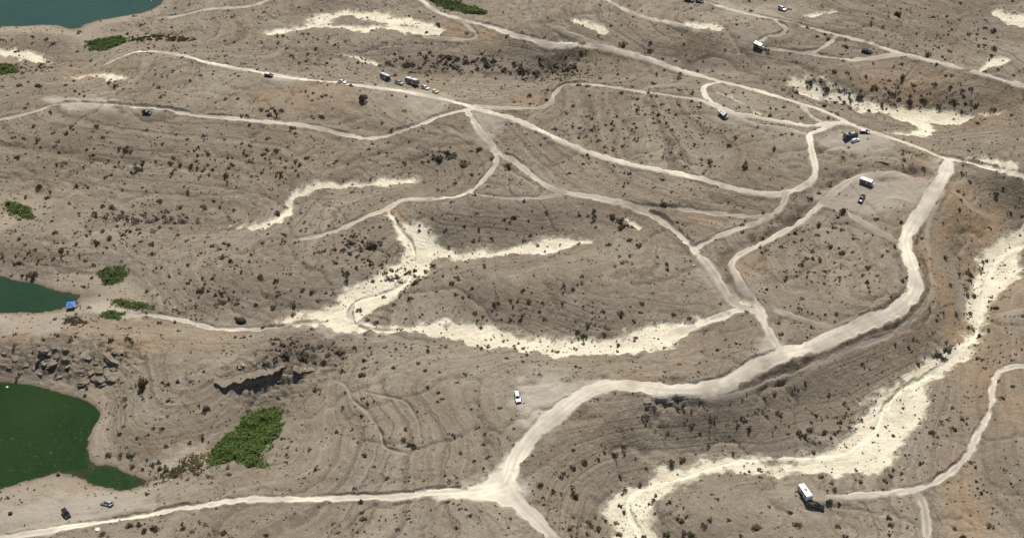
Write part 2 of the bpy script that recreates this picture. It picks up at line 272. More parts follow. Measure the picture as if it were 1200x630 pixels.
for i, (nm, wdt, tone, lab, tx) in enumerate(ROADS):
    p = PL(tx); x, y = unproj(p[:, 0], p[:, 1]); poly = cat(np.stack([x, y], 1)); ROADLINES.append(poly)
    soft = .75 if tone > .85 else .8
    wdt_k = (.58 if tone > .9 else (.60 if tone >= .6 else .72)) if wdt < 7 else .78
    wdt_k *= {1: .84, 27: .74, 2: .9}.get(i, 1)
    nw = wdt*wdt_k*(1+.12*np.sin(np.arange(len(poly))*.7+i)*(.5+.5*np.sin(np.arange(len(poly))*.23)))
    D = np.full(XX.shape, 99., np.float32); HW = np.full(XX.shape, 1., np.float32); seen = []
    for sl, d, hw in polydist(poly, nw, 3.0):
        k = d < D[sl]; D[sl] = np.where(k, d, D[sl]); HW[sl] = np.where(k, hw, HW[sl]); seen.append(sl)
    r0 = min(s_[0].start for s_ in seen); r1 = max(s_[0].stop for s_ in seen); c0 = min(s_[1].start for s_ in seen); c1 = max(s_[1].stop for s_ in seen)
    sl = (slice(r0, r1), slice(c0, c1)); d = D[sl]; hw = HW[sl]; e = d-hw+JL[sl]*(.4 if nm == 'dirt_road' else .25)+JN[sl]*(.6 if nm != 'footpath' else .25)
    cov = 1-sstep(-soft, soft, e)
    M_berm[sl] = np.maximum(M_berm[sl], np.exp(-((d-hw-.75)/.6)**2)*(.3+.7*(wdt > 4))*(tone > .5))
    rut = np.exp(-((d-1.05)/.5)**2)
    if wdt > 6: rut = np.maximum(rut, np.exp(-((d-2.5)/.5)**2))
    tn = tone*(.82+(.22 if tone > .85 else .36)*(.5 if wdt > 6 else 1.)*(1+.8*JL[sl])*rut+.22*JL[sl]+.12*JN[sl]) if wdt > 2 else tone*np.ones_like(d)
    for en, (ex, ey) in (('a', poly[0]), ('b', poly[-1])):
        fl = (14. if tone > .55 else 7.) if (tone < .56 or (i, en) in FADE) else 0
        if fl: cov = cov*sstep(-1.5, fl, np.hypot(XX[sl]-ex, YY[sl]-ey)+JN[sl]*2)
    k = cov > M_road[sl]; RID[sl] = np.where(k & (cov > .3), i, RID[sl])
    M_tone[sl] = np.where(cov+M_road[sl] > 1e-4, (M_tone[sl]*M_road[sl]+tn*cov)/(M_road[sl]+cov+1e-6), 0)
    M_road[sl] = np.maximum(M_road[sl], cov)
p = PL('505,579 545,569 580,549 595,528 614,535 610,560 612,578 634,603 616,612 598,596 576,591 540,589 505,585'); x, y = unproj(p[:, 0], p[:, 1])
sl, sdv = poly_sd(np.stack([x, y], 1), 5); cov = 1-sstep(-1.6, 1.2, sdv+JN[sl]*.8+JL[sl]); AP = len(ROADS)-1
RID[sl] = np.where(cov > np.maximum(M_road[sl], .3), AP, RID[sl]); M_tone[sl] = np.where(cov > M_road[sl], np.maximum(M_tone[sl], .93+.12*JL[sl]+.08*JN[sl]), M_tone[sl]); M_road[sl] = np.maximum(M_road[sl], cov)
for i, (lab, tx) in enumerate(WASH):
    p = PL(tx); x, y = unproj(p[:, 0], p[:, 1]); poly = cat(np.c_[x, y, p[:, 2]]); mw = p[:, 2].mean()
    for sl, d, hw in polydist(poly[:, :2], poly[:, 2], 7):
        cov = 1-sstep(-min(2.4, .32*mw+.4), min(1.7, .25*mw+.3), d-hw*(.8 if poly[0, 1] > 470 else 1.)+JN[sl]*min(1.5, .2*mw+.3)+JL[sl]*min(3.0, .3*mw+.2))
        k = cov > M_sand[sl]; SID[sl] = np.where(k & (cov > .3), i, SID[sl]); M_sand[sl] = np.maximum(M_sand[sl], cov)
p = PL(BIGWASH); x, y = unproj(p[:, 0], p[:, 1])
sl, sdv = poly_sd(np.stack([x, y], 1), 8)
cov = 1-sstep(-3.4, 2.0, sdv+JN[sl]*1.4+JL[sl]*2.4)
k = cov > M_sand[sl]; SID[sl] = np.where(k & (cov > .3), len(WASH), SID[sl]); M_sand[sl] = np.maximum(M_sand[sl], cov)
for tx, st in PATCH:
    p = PL(tx); x, y = unproj(p[:, 0], p[:, 1]); sl, sdv = poly_sd(np.stack([x, y], 1), 8)
    M_patch[sl] = np.maximum(M_patch[sl], st*(1-sstep(-3, 3, sdv+JN[sl]*1.6+JL[sl]*3)))
def blobs(lst, M):
    for (bx, by, rx, ry, st) in lst:
        x, y = unproj([bx], [by]); m = mpp(by); a = rx*m*1.15; b = ry*m/.58*1.15
        sl = window(x[0]-a*2, x[0]+a*2, y[0]-b*2, y[0]+b*2)
        q = ((XX[sl]-x[0])/a)**2+((YY[sl]-y[0])/b)**2
        M[sl] = np.maximum(M[sl], st*np.exp(-q*1.1)*np.clip(1+.9*JL[sl]+.5*JN[sl], 0, 1.6))
blobs(BLOB_RUST, M_rust); blobs(BLOB_DARK, M_dark)

# ---------------------------------------------------------------- heights
ZB = H0(XX, YY)
keep = np.clip(1-M_road*1.1, 0, 1)
near = sstep(.1, 3.0, np.abs(ZB))
gul = 1-np.abs(fbm(XX/26+.5*fbm(XX/50, YY/50, 2, 21), YY/26, 4, 20))*1.7          # ridged: gullies
ZT = ZB+keep*near*(1.1*fbm(XX/38, YY/38, 4, 30)-1.0*np.clip(gul, 0, 1)**3*(1-M_sand))
bank = sstep(.3, .8, M_sand)
ZT = ZT-.75*bank*near+.10*M_sand*JN
strand = np.clip(.45+1.1*fbm(XX/70, YY/70, 3, 60), 0, 1)*keep*(1-M_sand)*near         # old shorelines: small level steps
zz = ZT+.45*fbm(XX/22, YY/22, 2, 70)+.22*fbm(XX/5, YY/5, 2, 74); step = .95
ZT = ZT+strand*.58*np.sin(2*np.pi*zz/step)*step/(2*np.pi)
ZT = ZT+keep*(.09*fbm(XX/2.6, YY/2.6, 3, 80)+.05*vnoise(XX/.9, YY/.9, 85))*(1-.5*M_sand)+M_berm*keep*(1-np.clip(M_sand*1.6, 0, 1))*.28-.12*M_road*(1-np.clip(M_sand*1.5, 0, 1))
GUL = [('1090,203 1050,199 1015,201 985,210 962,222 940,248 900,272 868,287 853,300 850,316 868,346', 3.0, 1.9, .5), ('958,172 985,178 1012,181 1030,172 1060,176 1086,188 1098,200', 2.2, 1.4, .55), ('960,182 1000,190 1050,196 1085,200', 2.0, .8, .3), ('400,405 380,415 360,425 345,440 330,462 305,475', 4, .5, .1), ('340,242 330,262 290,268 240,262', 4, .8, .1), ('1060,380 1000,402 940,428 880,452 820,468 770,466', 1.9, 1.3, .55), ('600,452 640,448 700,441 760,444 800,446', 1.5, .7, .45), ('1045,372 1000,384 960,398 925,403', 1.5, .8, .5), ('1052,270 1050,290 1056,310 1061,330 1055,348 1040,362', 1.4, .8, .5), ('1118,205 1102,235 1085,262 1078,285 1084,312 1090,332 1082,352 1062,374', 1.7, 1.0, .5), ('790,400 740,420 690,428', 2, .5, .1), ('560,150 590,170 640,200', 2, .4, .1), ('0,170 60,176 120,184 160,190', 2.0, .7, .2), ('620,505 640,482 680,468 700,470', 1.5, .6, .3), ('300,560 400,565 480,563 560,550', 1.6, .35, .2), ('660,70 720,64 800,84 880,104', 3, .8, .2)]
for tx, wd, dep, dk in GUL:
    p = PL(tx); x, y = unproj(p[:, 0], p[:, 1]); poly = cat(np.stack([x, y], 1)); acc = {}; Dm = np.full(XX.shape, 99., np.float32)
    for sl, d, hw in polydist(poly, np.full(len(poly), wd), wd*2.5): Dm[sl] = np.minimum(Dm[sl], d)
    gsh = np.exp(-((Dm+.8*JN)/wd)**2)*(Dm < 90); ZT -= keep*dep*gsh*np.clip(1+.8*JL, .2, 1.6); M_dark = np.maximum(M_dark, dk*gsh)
M_rough = np.zeros(XX.shape); blobs([(75,424,85,24,1.),(310,436,65,16,.9),(370,420,40,14,.9),(250,262,60,20,.2),(20,225,50,20,.4),(765,486,14,16,1.),(640,78,60,12,.5),(1080,115,70,12,.4),(30,90,60,14,.4),(90,240,30,16,.5),(350,395,30,12,.5)], M_rough)
blk = np.abs(vnoise(XX/3.4, YY/2.2, 131))+.6*np.abs(vnoise(XX/1.5, YY/1.1, 133)); blk = np.round(blk*4)/4*.7+blk*.3
ZT = ZT+M_rough*keep*near*(1.35*blk-.4)
# undercut rock ledges: the ground drops in front of them
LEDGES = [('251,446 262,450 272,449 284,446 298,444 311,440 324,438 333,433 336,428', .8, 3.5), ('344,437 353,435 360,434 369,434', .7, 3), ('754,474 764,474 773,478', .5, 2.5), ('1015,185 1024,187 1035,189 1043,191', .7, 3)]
LEDGE_W = []
for tx, dep, run in LEDGES:
    p = PL(tx); x, y = unproj(p[:, 0], p[:, 1]); q = cat(np.stack([x, y], 1), 6); LEDGE_W.append(q)
    sl = window(q[:, 0].min()-1, q[:, 0].max()+1, q[:, 1].min()-run*2.2, q[:, 1].max()+2)
    o_ = np.argsort(q[:, 0]); yl = np.interp(XX[sl], q[o_, 0], q[o_, 1])
    inside = sstep(-.5, 4.5, (XX[sl]-q[:, 0].min()))*sstep(-.5, 3.5, q[:, 0].max()-XX[sl])*np.clip(.85+.6*JL[sl], .3, 1.3)
    dd = yl-.9-YY[sl]+.3*JN[sl]                        # metres in front of the ledge line (towards the camera)
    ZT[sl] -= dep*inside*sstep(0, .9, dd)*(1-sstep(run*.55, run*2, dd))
def H(x, y):                                           # height of the finished ground, read from its grid
    x = np.asarray(x, float); y = np.asarray(y, float)
    fr = np.clip(np.interp(y, V, np.arange(NRr)), 0, NRr-1.001); fc = np.clip(np.interp(x/wfun(y), U, np.arange(NCc)), 0, NCc-1.001)
    r = fr.astype(int); c = fc.astype(int); a = fr-r; b = fc-c
    return (ZT[r, c]*(1-b)+ZT[r, c+1]*b)*(1-a)+(ZT[r+1, c]*(1-b)+ZT[r+1, c+1]*b)*a
def fieldat(M, x, y):
    r = np.clip(np.round(np.interp(y, V, np.arange(NRr))).astype(int), 0, NRr-1); c = np.clip(np.round(np.interp(np.asarray(x)/wfun(np.asarray(y)), U, np.arange(NCc))).astype(int), 0, NCc-1)
    return M[r, c]
def at(px, py):
    x, y = unproj(np.array([px], float), np.array([py], float), H); return Vector((x[0], y[0], float(H(x, y)[0])))
M_wet = np.exp(-np.clip(ZT, 0, 9)/.32)

# ---------------------------------------------------------------- materials
def newmat(name):
    m = bpy.data.materials.new(name); m.use_nodes = True; nt = m.node_tree
    return m, nt, nt.nodes['Principled BSDF']
class G:
    """small node-graph writer"""
    def __init__(s, nt): s.nt = nt
    def n(s, t, **k):
        q = s.nt.nodes.new(t)
        for a, b in k.items(): setattr(q, a, b)
        return q
    def l(s, a, b): s.nt.links.new(a, b)
    def put(s, sock, v):
        if hasattr(v, 'links') or hasattr(v, 'is_linked'): s.l(v, sock)
        else: sock.default_value = v
    def math(s, op, a, b=0.0, clamp=False):
        q = s.n('ShaderNodeMath', operation=op, use_clamp=clamp); s.put(q.inputs[0], a); s.put(q.inputs[1], b); return q.outputs[0]
    def noise(s, vec, scale, det=4, rough=.55, dist=0):
        q = s.n('ShaderNodeTexNoise'); s.l(vec, q.inputs['Vector']); q.inputs['Scale'].default_value = scale; q.inputs['Detail'].default_value = det; q.inputs['Roughness'].default_value = rough; q.inputs['Distortion'].default_value = dist; return q.outputs['Fac']
    def ramp(s, f, lo, hi):
        q = s.n('ShaderNodeMapRange', clamp=True); s.put(q.inputs['Value'], f); q.inputs['From Min'].default_value = lo; q.inputs['From Max'].default_value = hi; return q.outputs[0]
    def mix(s, f, a, b, blend='MIX'):
        q = s.n('ShaderNodeMix', data_type='RGBA', blend_type=blend); s.put(q.inputs[0], f)
        for sock, v in ((q.inputs[6], a), (q.inputs[7], b)):
            if isinstance(v, tuple): sock.default_value = (*v, 1)
            else: s.l(v, sock)
        return q.outputs[2]
    def attr(s, name):
        q = s.n('ShaderNodeAttribute', attribute_name=name); sp_ = s.n('ShaderNodeSeparateColor'); s.l(q.outputs['Color'], sp_.inputs[0]); return sp_.outputs[0], sp_.outputs[1], sp_.outputs[2], q.outputs['Alpha']
def ground_material():
    m, nt, bs = newmat('desert_soil'); g = G(nt)
    geo = g.n('ShaderNodeNewGeometry'); pos = geo.outputs['Position']; xyz = g.n('ShaderNodeSeparateXYZ'); g.l(pos, xyz.inputs[0])
    road, tone, sand, patch = g.attr('m1'); rust, dark, wet, zsm = g.attr('m2')
    n1 = g.noise(pos, .018, 5); n2 = g.noise(pos, .11, 5, .6); n3 = g.noise(pos, .75, 4, .65); n4 = g.noise(pos, 2.6, 3, .7)
    col = g.mix(g.ramp(n1, .36, .64), (.172, .142, .102), (.290, .249, .186))
    col = g.mix(g.math('MULTIPLY', g.ramp(g.noise(pos, .0125, 4, .6, .5), .50, .68), .42), col, (.262, .192, .120))
    col = g.mix(g.math('MULTIPLY', g.ramp(g.noise(pos, .009, 4, .6, .8), .54, .70), .5), col, (.170, .132, .095))
    col = g.mix(g.math('MULTIPLY', g.ramp(n2, .42, .68), .55), col, (.205, .160, .118))
    col = g.mix(g.math('MULTIPLY', g.ramp(g.noise(pos, .05, 4, .6, .6), .50, .66), .45), col, (.275, .250, .208))
    # strand lines: beds of different colour, level but slightly wandering
    zw = g.math('ADD', zsm, g.math('MULTIPLY', g.noise(pos, .03, 2), .7))
    zw = g.math('ADD', zw, g.math('ADD', g.math('MULTIPLY', n3, .14), g.math('MULTIPLY', g.noise(pos, .14, 3), .55)))
    def band(scale):
        q = g.n('ShaderNodeTexNoise', noise_dimensions='1D'); q.inputs['Scale'].default_value = scale; q.inputs['Detail'].default_value = 3; q.inputs['Roughness'].default_value = .65
        g.l(zw, q.inputs['W']); return q.outputs['Fac']
    b0 = band(.42); b1 = band(1.4); b2 = band(3.2); b3 = band(5.5)
    nz = g.n('ShaderNodeSeparateXYZ'); g.l(geo.outputs['Normal'], nz.inputs[0]); gentle = g.ramp(nz.outputs[2], .965, .99)
    patchy = g.ramp(g.noise(pos, .022, 3), .34, .56); pat2 = g.ramp(g.noise(pos, .017, 2), .38, .58)
    tex = g.ramp(g.noise(pos, .028, 3, .6), .30, .66); tex = g.math('ADD', g.math('MULTIPLY', tex, .7), .3)
    free = g.math('MULTIPLY', g.math('SUBTRACT', 1.0, road), g.math('SUBTRACT', 1.0, sand))
    col = g.mix(g.math('MULTIPLY', g.ramp(b0, .52, .62), .42), col, (.185, .145, .100)); col = g.mix(g.math('MULTIPLY', g.ramp(b0, .46, .36), .38), col, (.325, .278, .208))
    ln = g.math('MULTIPLY', g.math('MULTIPLY', g.ramp(b1, .55, .62), patchy), .85)
    col = g.mix(ln, col, (.135, .105, .080))
    col = g.mix(g.math('MULTIPLY', g.math('MULTIPLY', g.ramp(b2, .54, .66), patchy), .30), col, (.36, .31, .25))
    col = g.mix(g.math('MULTIPLY', g.math('MULTIPLY', g.ramp(b3, .50, .62), g.math('MULTIPLY', gentle, pat2)), .46), col, (.150, .120, .092))
    col = g.mix(g.math('MULTIPLY', g.math('MULTIPLY', g.ramp(b3, .46, .36), g.math('MULTIPLY', gentle, pat2)), .32), col, (.37, .325, .26))
    col = g.mix(g.math('MULTIPLY', rust, .92), col, (.34, .225, .125))
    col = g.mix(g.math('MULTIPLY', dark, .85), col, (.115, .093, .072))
    # grit, small stones and litter
    col = g.mix(g.math('MULTIPLY', g.math('MULTIPLY', g.ramp(n3, .50, .68), tex), .62), col, (.135, .110, .084))
    n5 = g.noise(pos, .32, 4, .62, .8)
    col = g.mix(g.math('MULTIPLY', g.math('MULTIPLY', g.ramp(n5, .50, .66), tex), .50), col, (.165, .135, .102))
    col = g.mix(g.math('MULTIPLY', g.ramp(n5, .46, .30), .40), col, (.345, .300, .235))
    col = g.mix(g.math('MULTIPLY', g.ramp(n4, .54, .68), .55), col, (.42, .37, .30))
    vor = g.n('ShaderNodeTexVoronoi'); g.l(pos, vor.inputs['Vector']); vor.inputs['Scale'].default_value = .55
    spk = g.math('MULTIPLY', g.ramp(vor.outputs['Distance'], .26, .12), g.ramp(g.noise(pos, .06, 2), .40, .60))
    col = g.mix(g.math('MULTIPLY', spk, .5), col, (.105, .090, .068))
    # shore: bleached ring just above the water, damp at the edge
    shore = g.math('MULTIPLY', g.ramp(xyz.outputs[2], 3.2, .6), .55)
    col = g.mix(shore, col, (.40, .335, .255))
    col = g.mix(g.math('MULTIPLY', patch, g.ramp(n2, .1, .5)), col, (.44, .395, .325))
    # sand and roads
    sn = g.mix(g.ramp(n2, .35, .7), (.65, .575, .43), (.82, .765, .61)); sn = g.mix(g.math('MULTIPLY', g.ramp(n3, .50, .66), .50), sn, (.46, .39, .28))
    sn = g.mix(g.math('MULTIPLY', g.ramp(n4, .56, .70), .42), sn, (.33, .28, .215))
    sa = g.ramp(g.math('ADD', sand, g.math('ADD', g.math('MULTIPLY', g.math('SUBTRACT', n3, .5), 1.1), g.math('MULTIPLY', g.math('SUBTRACT', n4, .5), 1.1))), .18, .88)
    col = g.mix(sa, col, sn)
    rd = g.mix(g.ramp(tone, .42, 1.0), (.31, .275, .222), (.64, .575, .47))
    rd = g.mix(g.ramp(tone, 1.0, 1.2), rd, (.81, .755, .59))
    rd = g.mix(g.math('MULTIPLY', g.ramp(n2, .5, .75), .30), rd, (.42, .365, .29))
    rd = g.mix(g.math('MULTIPLY', g.ramp(n4, .55, .75), .25), rd, (.36, .31, .25))
    ra = g.math('MULTIPLY', g.ramp(g.math('ADD', road, g.math('MULTIPLY', g.math('SUBTRACT', n3, .5), .5)), .12, .88), g.ramp(tone, -.25, .62))
    col = g.mix(ra, col, rd)
    col = g.mix(g.math('MULTIPLY', wet, .75), col, (.105, .085, .058))
    g.l(col, bs.inputs['Base Color']); bs.inputs['Roughness'].default_value = .95; bs.inputs['Specular IOR Level'].default_value = .12
    hgt = g.math('ADD', g.math('MULTIPLY', n3, .95), g.math('MULTIPLY', n4, .28))
    hgt = g.math('ADD', hgt, g.math('MULTIPLY', n5, 1.2))
    hgt = g.math('ADD', hgt, g.math('MULTIPLY', g.math('MULTIPLY', b2, patchy), .45))
    hgt = g.math('MULTIPLY', hgt, g.math('SUBTRACT', 1.0, g.math('MULTIPLY', ra, .75)))
    bp = g.n('ShaderNodeBump'); bp.inputs['Strength'].default_value = .75; bp.inputs['Distance'].default_value = .55; g.l(hgt, bp.inputs['Height']); g.l(bp.outputs[0], bs.inputs['Normal'])
    return m
MAT_GROUND = ground_material()
def simple(name, col, rough=.6, metal=0, coat=0, var=0, scale=3.0, spec=.5):
    m, nt, bs = newmat(name); g = G(nt)
    if var:
        tc = g.n('ShaderNodeTexCoord'); f = g.noise(tc.outputs['Object'], scale, 4)
        g.l(g.mix(g.ramp(f, .3, .7), tuple(c*(1-var) for c in col), tuple(min(c*(1+var), .9) for c in col)), bs.inputs['Base Color'])
    else: bs.inputs['Base Color'].default_value = (*col, 1)
    bs.inputs['Roughness'].default_value = rough; bs.inputs['Metallic'].default_value = metal; bs.inputs['Coat Weight'].default_value = coat; bs.inputs['Specular IOR Level'].default_value = spec
    return m
def leaf_mat(name, c1, c2, c3):
    m, nt, bs = newmat(name); g = G(nt)
    geo = g.n('ShaderNodeNewGeometry'); oi = g.n('ShaderNodeObjectInfo')
    f = g.noise(geo.outputs['Position'], 1.9, 3); f2 = g.noise(geo.outputs['Position'], .12, 2)
    col = g.mix(g.ramp(f, .33, .67), c1, c2)
    col = g.mix(g.math('MULTIPLY', g.ramp(f2, .42, .66), .7), col, c3); col = g.mix(g.math('MULTIPLY', oi.outputs['Random'], .5), col, c3)
    g.l(col, bs.inputs['Base Color']); bs.inputs['Roughness'].default_value = .8; bs.inputs['Specular IOR Level'].default_value = .2
    return m
M_ = {
 'dark': leaf_mat('scrub_foliage', (.080, .072, .042), (.150, .132, .080), (.112, .090, .056)),
 'olive': leaf_mat('olive_foliage', (.050, .056, .022), (.115, .105, .045), (.080, .068, .036)),
 'grey': leaf_mat('dry_twigs', (.105, .088, .064), (.185, .158, .120), (.135, .108, .078)),
 'green': leaf_mat('green_foliage', (.062, .112, .022), (.125, .185, .042), (.098, .125, .036)),
 'bark': simple('bark', (.10, .075, .05), .9, var=.3),
 'rock': simple('rock', (.245, .205, .155), .95, var=.32, scale=1.6, spec=.1),
 'palerock': simple('pale_rock', (.45, .39, .31), .9, var=.25, scale=1.2, spec=.2),
 'whiterock': simple('white_rock', (.72, .68, .60), .85, var=.1, spec=.2),
 'white': simple('white_paint', (.80, .80, .78), .35, coat=.3, var=.03), 'silver': simple('silver_paint', (.55, .56, .57), .3, .45, .6, var=.03), 'black': simple('black_paint', (.012, .012, .014), .25, 0, .8, var=.2),
 'dkgrey': simple('dark_grey_paint', (.045, .048, .055), .3, .3, .7, var=.1), 'cream': simple('cream_paint', (.72, .66, .50), .4, coat=.3, var=.04), 'yellow': simple('yellow_paint', (.75, .60, .16), .4, coat=.3, var=.05),
 'glass': simple('tinted_glass', (.015, .018, .02), .06, spec=.8), 'tyre': simple('rubber', (.018, .018, .018), .85, var=.2), 'rim': simple('alloy', (.45, .45, .46), .35, .8), 'trim': simple('black_plastic', (.02, .02, .02), .6, var=.1),
 'lampw': simple('headlamp_lens', (.75, .77, .78), .15), 'lampr': simple('tail_lamp_lens', (.35, .015, .01), .2), 'chrome': simple('bright_steel', (.6, .6, .6), .25, .9), 'stripe': simple('grey_stripe', (.16, .17, .19), .4), 'stripe2': simple('tan_stripe', (.35, .25, .16), .4),
 'campershade': simple('shaded_camper_white', (.20, .205, .21), .45, coat=.2, var=.08),  # for white campers: the shade on their sides is painted in as grey
 'blue': simple('blue_fabric', (.03, .20, .62), .6, var=.15), 'blackcloth': simple('black_fabric', (.015, .015, .018), .75, var=.2), 'pole': simple('steel_pole', (.4, .4, .4), .4, .7),
 'skin': simple('skin', (.42, .26, .18), .6), 'hair': simple('hair', (.03, .02, .012), .7), 'shirt1': simple('maroon_shirt', (.10, .03, .03), .8, var=.1), 'shirt2': simple('navy_shirt', (.02, .025, .05), .8, var=.1), 'trousers': simple('dark_trousers', (.03, .032, .04), .85, var=.1), 'panel': simple('solar_panel', (.01, .015, .04), .15),
}
def water_material():
    m, nt, bs = newmat('lake_water'); g = G(nt)
    geo = g.n('ShaderNodeNewGeometry'); pos = geo.outputs['Position']; xyz = g.n('ShaderNodeSeparateXYZ'); g.l(pos, xyz.inputs[0])
    f = g.noise(pos, .03, 3)
    alg = g.mix(g.ramp(f, .35, .65), (.013, .034, .006), (.019, .044, .009))
    clear = g.mix(g.ramp(f, .35, .65), (.020, .060, .048), (.026, .070, .056))
    col = g.mix(g.ramp(xyz.outputs[1], 360, 500), alg, clear)      # green algae in the near cove, clearer lake beyond
    dp = g.n('ShaderNodeAttribute', attribute_name='depth').outputs['Fac']
    col = g.mix(g.ramp(g.math('ADD', dp, g.math('MULTIPLY', g.noise(pos, .35, 3), .5)), .50, .15), col, (.050, .048, .026))
    g.l(col, bs.inputs['Base Color']); bs.inputs['Roughness'].default_value = .07; bs.inputs['IOR'].default_value = 1.33
    mp = g.n('ShaderNodeMapping'); mp.inputs['Rotation'].default_value = (0, 0, R(-28)); mp.inputs['Scale'].default_value = (.45, 1.0, 1); g.l(pos, mp.inputs['Vector'])
    h = g.math('ADD', g.noise(mp.outputs[0], .55, 4, .6), g.math('MULTIPLY', g.noise(mp.outputs[0], 2.2, 2, .6), .22))
    bp = g.n('ShaderNodeBump'); bp.inputs['Strength'].default_value = .62; bp.inputs['Distance'].default_value = .6; g.l(h, bp.inputs['Height']); g.l(bp.outputs[0], bs.inputs['Normal'])
    return m

# ---------------------------------------------------------------- object helpers
def tag(o, label=None, cat_=None, group=None, kind=None):
    for k_, v_ in (('label', label), ('category', cat_), ('group', group), ('kind', kind)):
        if v_: o[k_] = v_
    return o
def link(name, me, mat=None, parent=None):
    if mat is not None and not me.materials: me.materials.append(mat)
    o = bpy.data.objects.new(name, me); C.objects.link(o)
    if parent: o.parent = parent
    return o
def empty(name, loc=(0, 0, 0), rz=0):
    o = bpy.data.objects.new(name, None); C.objects.link(o); o.location = loc; o.rotation_euler = (0, 0, rz); o.empty_display_size = .3; return o
def np_mesh(name, verts, faces, smooth=False):
    verts = np.asarray(verts, np.float32); faces = np.asarray(faces, np.int32); k_ = faces.shape[1]
    me = bpy.data.meshes.new(name); me.vertices.add(len(verts)); me.vertices.foreach_set('co', verts.ravel())
    me.loops.add(faces.size); me.loops.foreach_set('vertex_index', faces.ravel())
    me.polygons.add(len(faces)); me.polygons.foreach_set('loop_start', np.arange(0, faces.size, k_, dtype=np.int32)); me.polygons.foreach_set('loop_total', np.full(len(faces), k_, np.int32))
    me.polygons.foreach_set('use_smooth', np.full(len(faces), smooth)); me.update(calc_edges=True); return me

# ---------------------------------------------------------------- ground, roads and washes cut from one seamless surface
ve = np.stack([XX, YY, ZT], -1)
du_ = np.gradient(ve, axis=1); dv_ = np.gradient(ve, axis=0); nor = np.cross(du_, dv_); nor /= np.linalg.norm(nor, axis=-1, keepdims=True)
ve = ve.reshape(-1, 3); nor = nor.reshape(-1, 3)
m1 = np.stack([M_road, np.clip(M_tone, 0, 1.6), M_sand, M_patch], -1).reshape(-1, 4); m2 = np.stack([M_rust, M_dark, M_wet, ZB*.8+ZT*.2], -1).reshape(-1, 4)
idx = np.arange(NRr*NCc).reshape(NRr, NCc)
quads = np.stack([idx[:-1, :-1], idx[:-1, 1:], idx[1:, 1:], idx[1:, :-1]], -1).reshape(-1, 4)
RIDf = np.where(M_road > .5, RID, -1); SIDf = np.where(M_sand > .5, SID, -1)
cls = np.where(RIDf >= 0, 1+RIDf, np.where(SIDf >= 0, 100+SIDf, 0))[:-1, :-1].ravel()
def piece(name, sel, label, cat_):
    q = quads[sel]; u_, inv = np.unique(q, return_inverse=True)
    me = np_mesh(name, ve[u_], inv.reshape(q.shape), True)
    for an, ar in (('m1', m1), ('m2', m2)):
        a_ = me.attributes.new(an, 'FLOAT_COLOR', 'POINT'); a_.data.foreach_set('color', ar[u_].astype(np.float32).ravel())
    me.normals_split_custom_set_from_vertices(nor[u_].tolist())
    return tag(link(name, me, MAT_GROUND), label, cat_, kind='structure')
piece('ground', cls == 0, 'grey-brown desert ground with old shoreline terraces around the lake coves', 'ground')
for i, (nm, wdt, tone, lab, tx) in enumerate(ROADS):
    s_ = cls == 1+i
    if s_.sum() > 20: piece(nm, s_, lab, 'path' if nm == 'footpath' else ('track' if nm == 'dirt_track' else 'road'))
for i, lab in enumerate([w[0] for w in WASH]+['broad cream sandy wash snaking through the lower right']):
    s_ = cls == 100+i
    if s_.sum() > 20: piece('dry_wash', s_, lab, 'wash')
# water: one level sheet for the lake and its two coves
gx_ = np.r_[-9000, -3000, -1200, -600, np.arange(-380, 61, 2.0)]; gy_ = np.r_[-160, 100, 220, np.arange(260, 781, 2.0), 1000, 2000, 9000]
lx, ly = np.meshgrid(gx_, gy_); li = np.arange(lx.size).reshape(lx.shape); lf = np.stack([li[:-1, :-1], li[:-1, 1:], li[1:, 1:], li[1:, :-1]], -1).reshape(-1, 4)
me = np_mesh('lake', np.stack([lx, ly, 0*lx], -1).reshape(-1, 3), lf, True); a_ = me.attributes.new('depth', 'FLOAT', 'POINT'); a_.data.foreach_set('value', (-H(lx, ly)).astype(np.float32).ravel())
tag(link('lake', me, water_material()), 'green lake water filling the far lake and the two coves on the left', 'water', kind='structure')
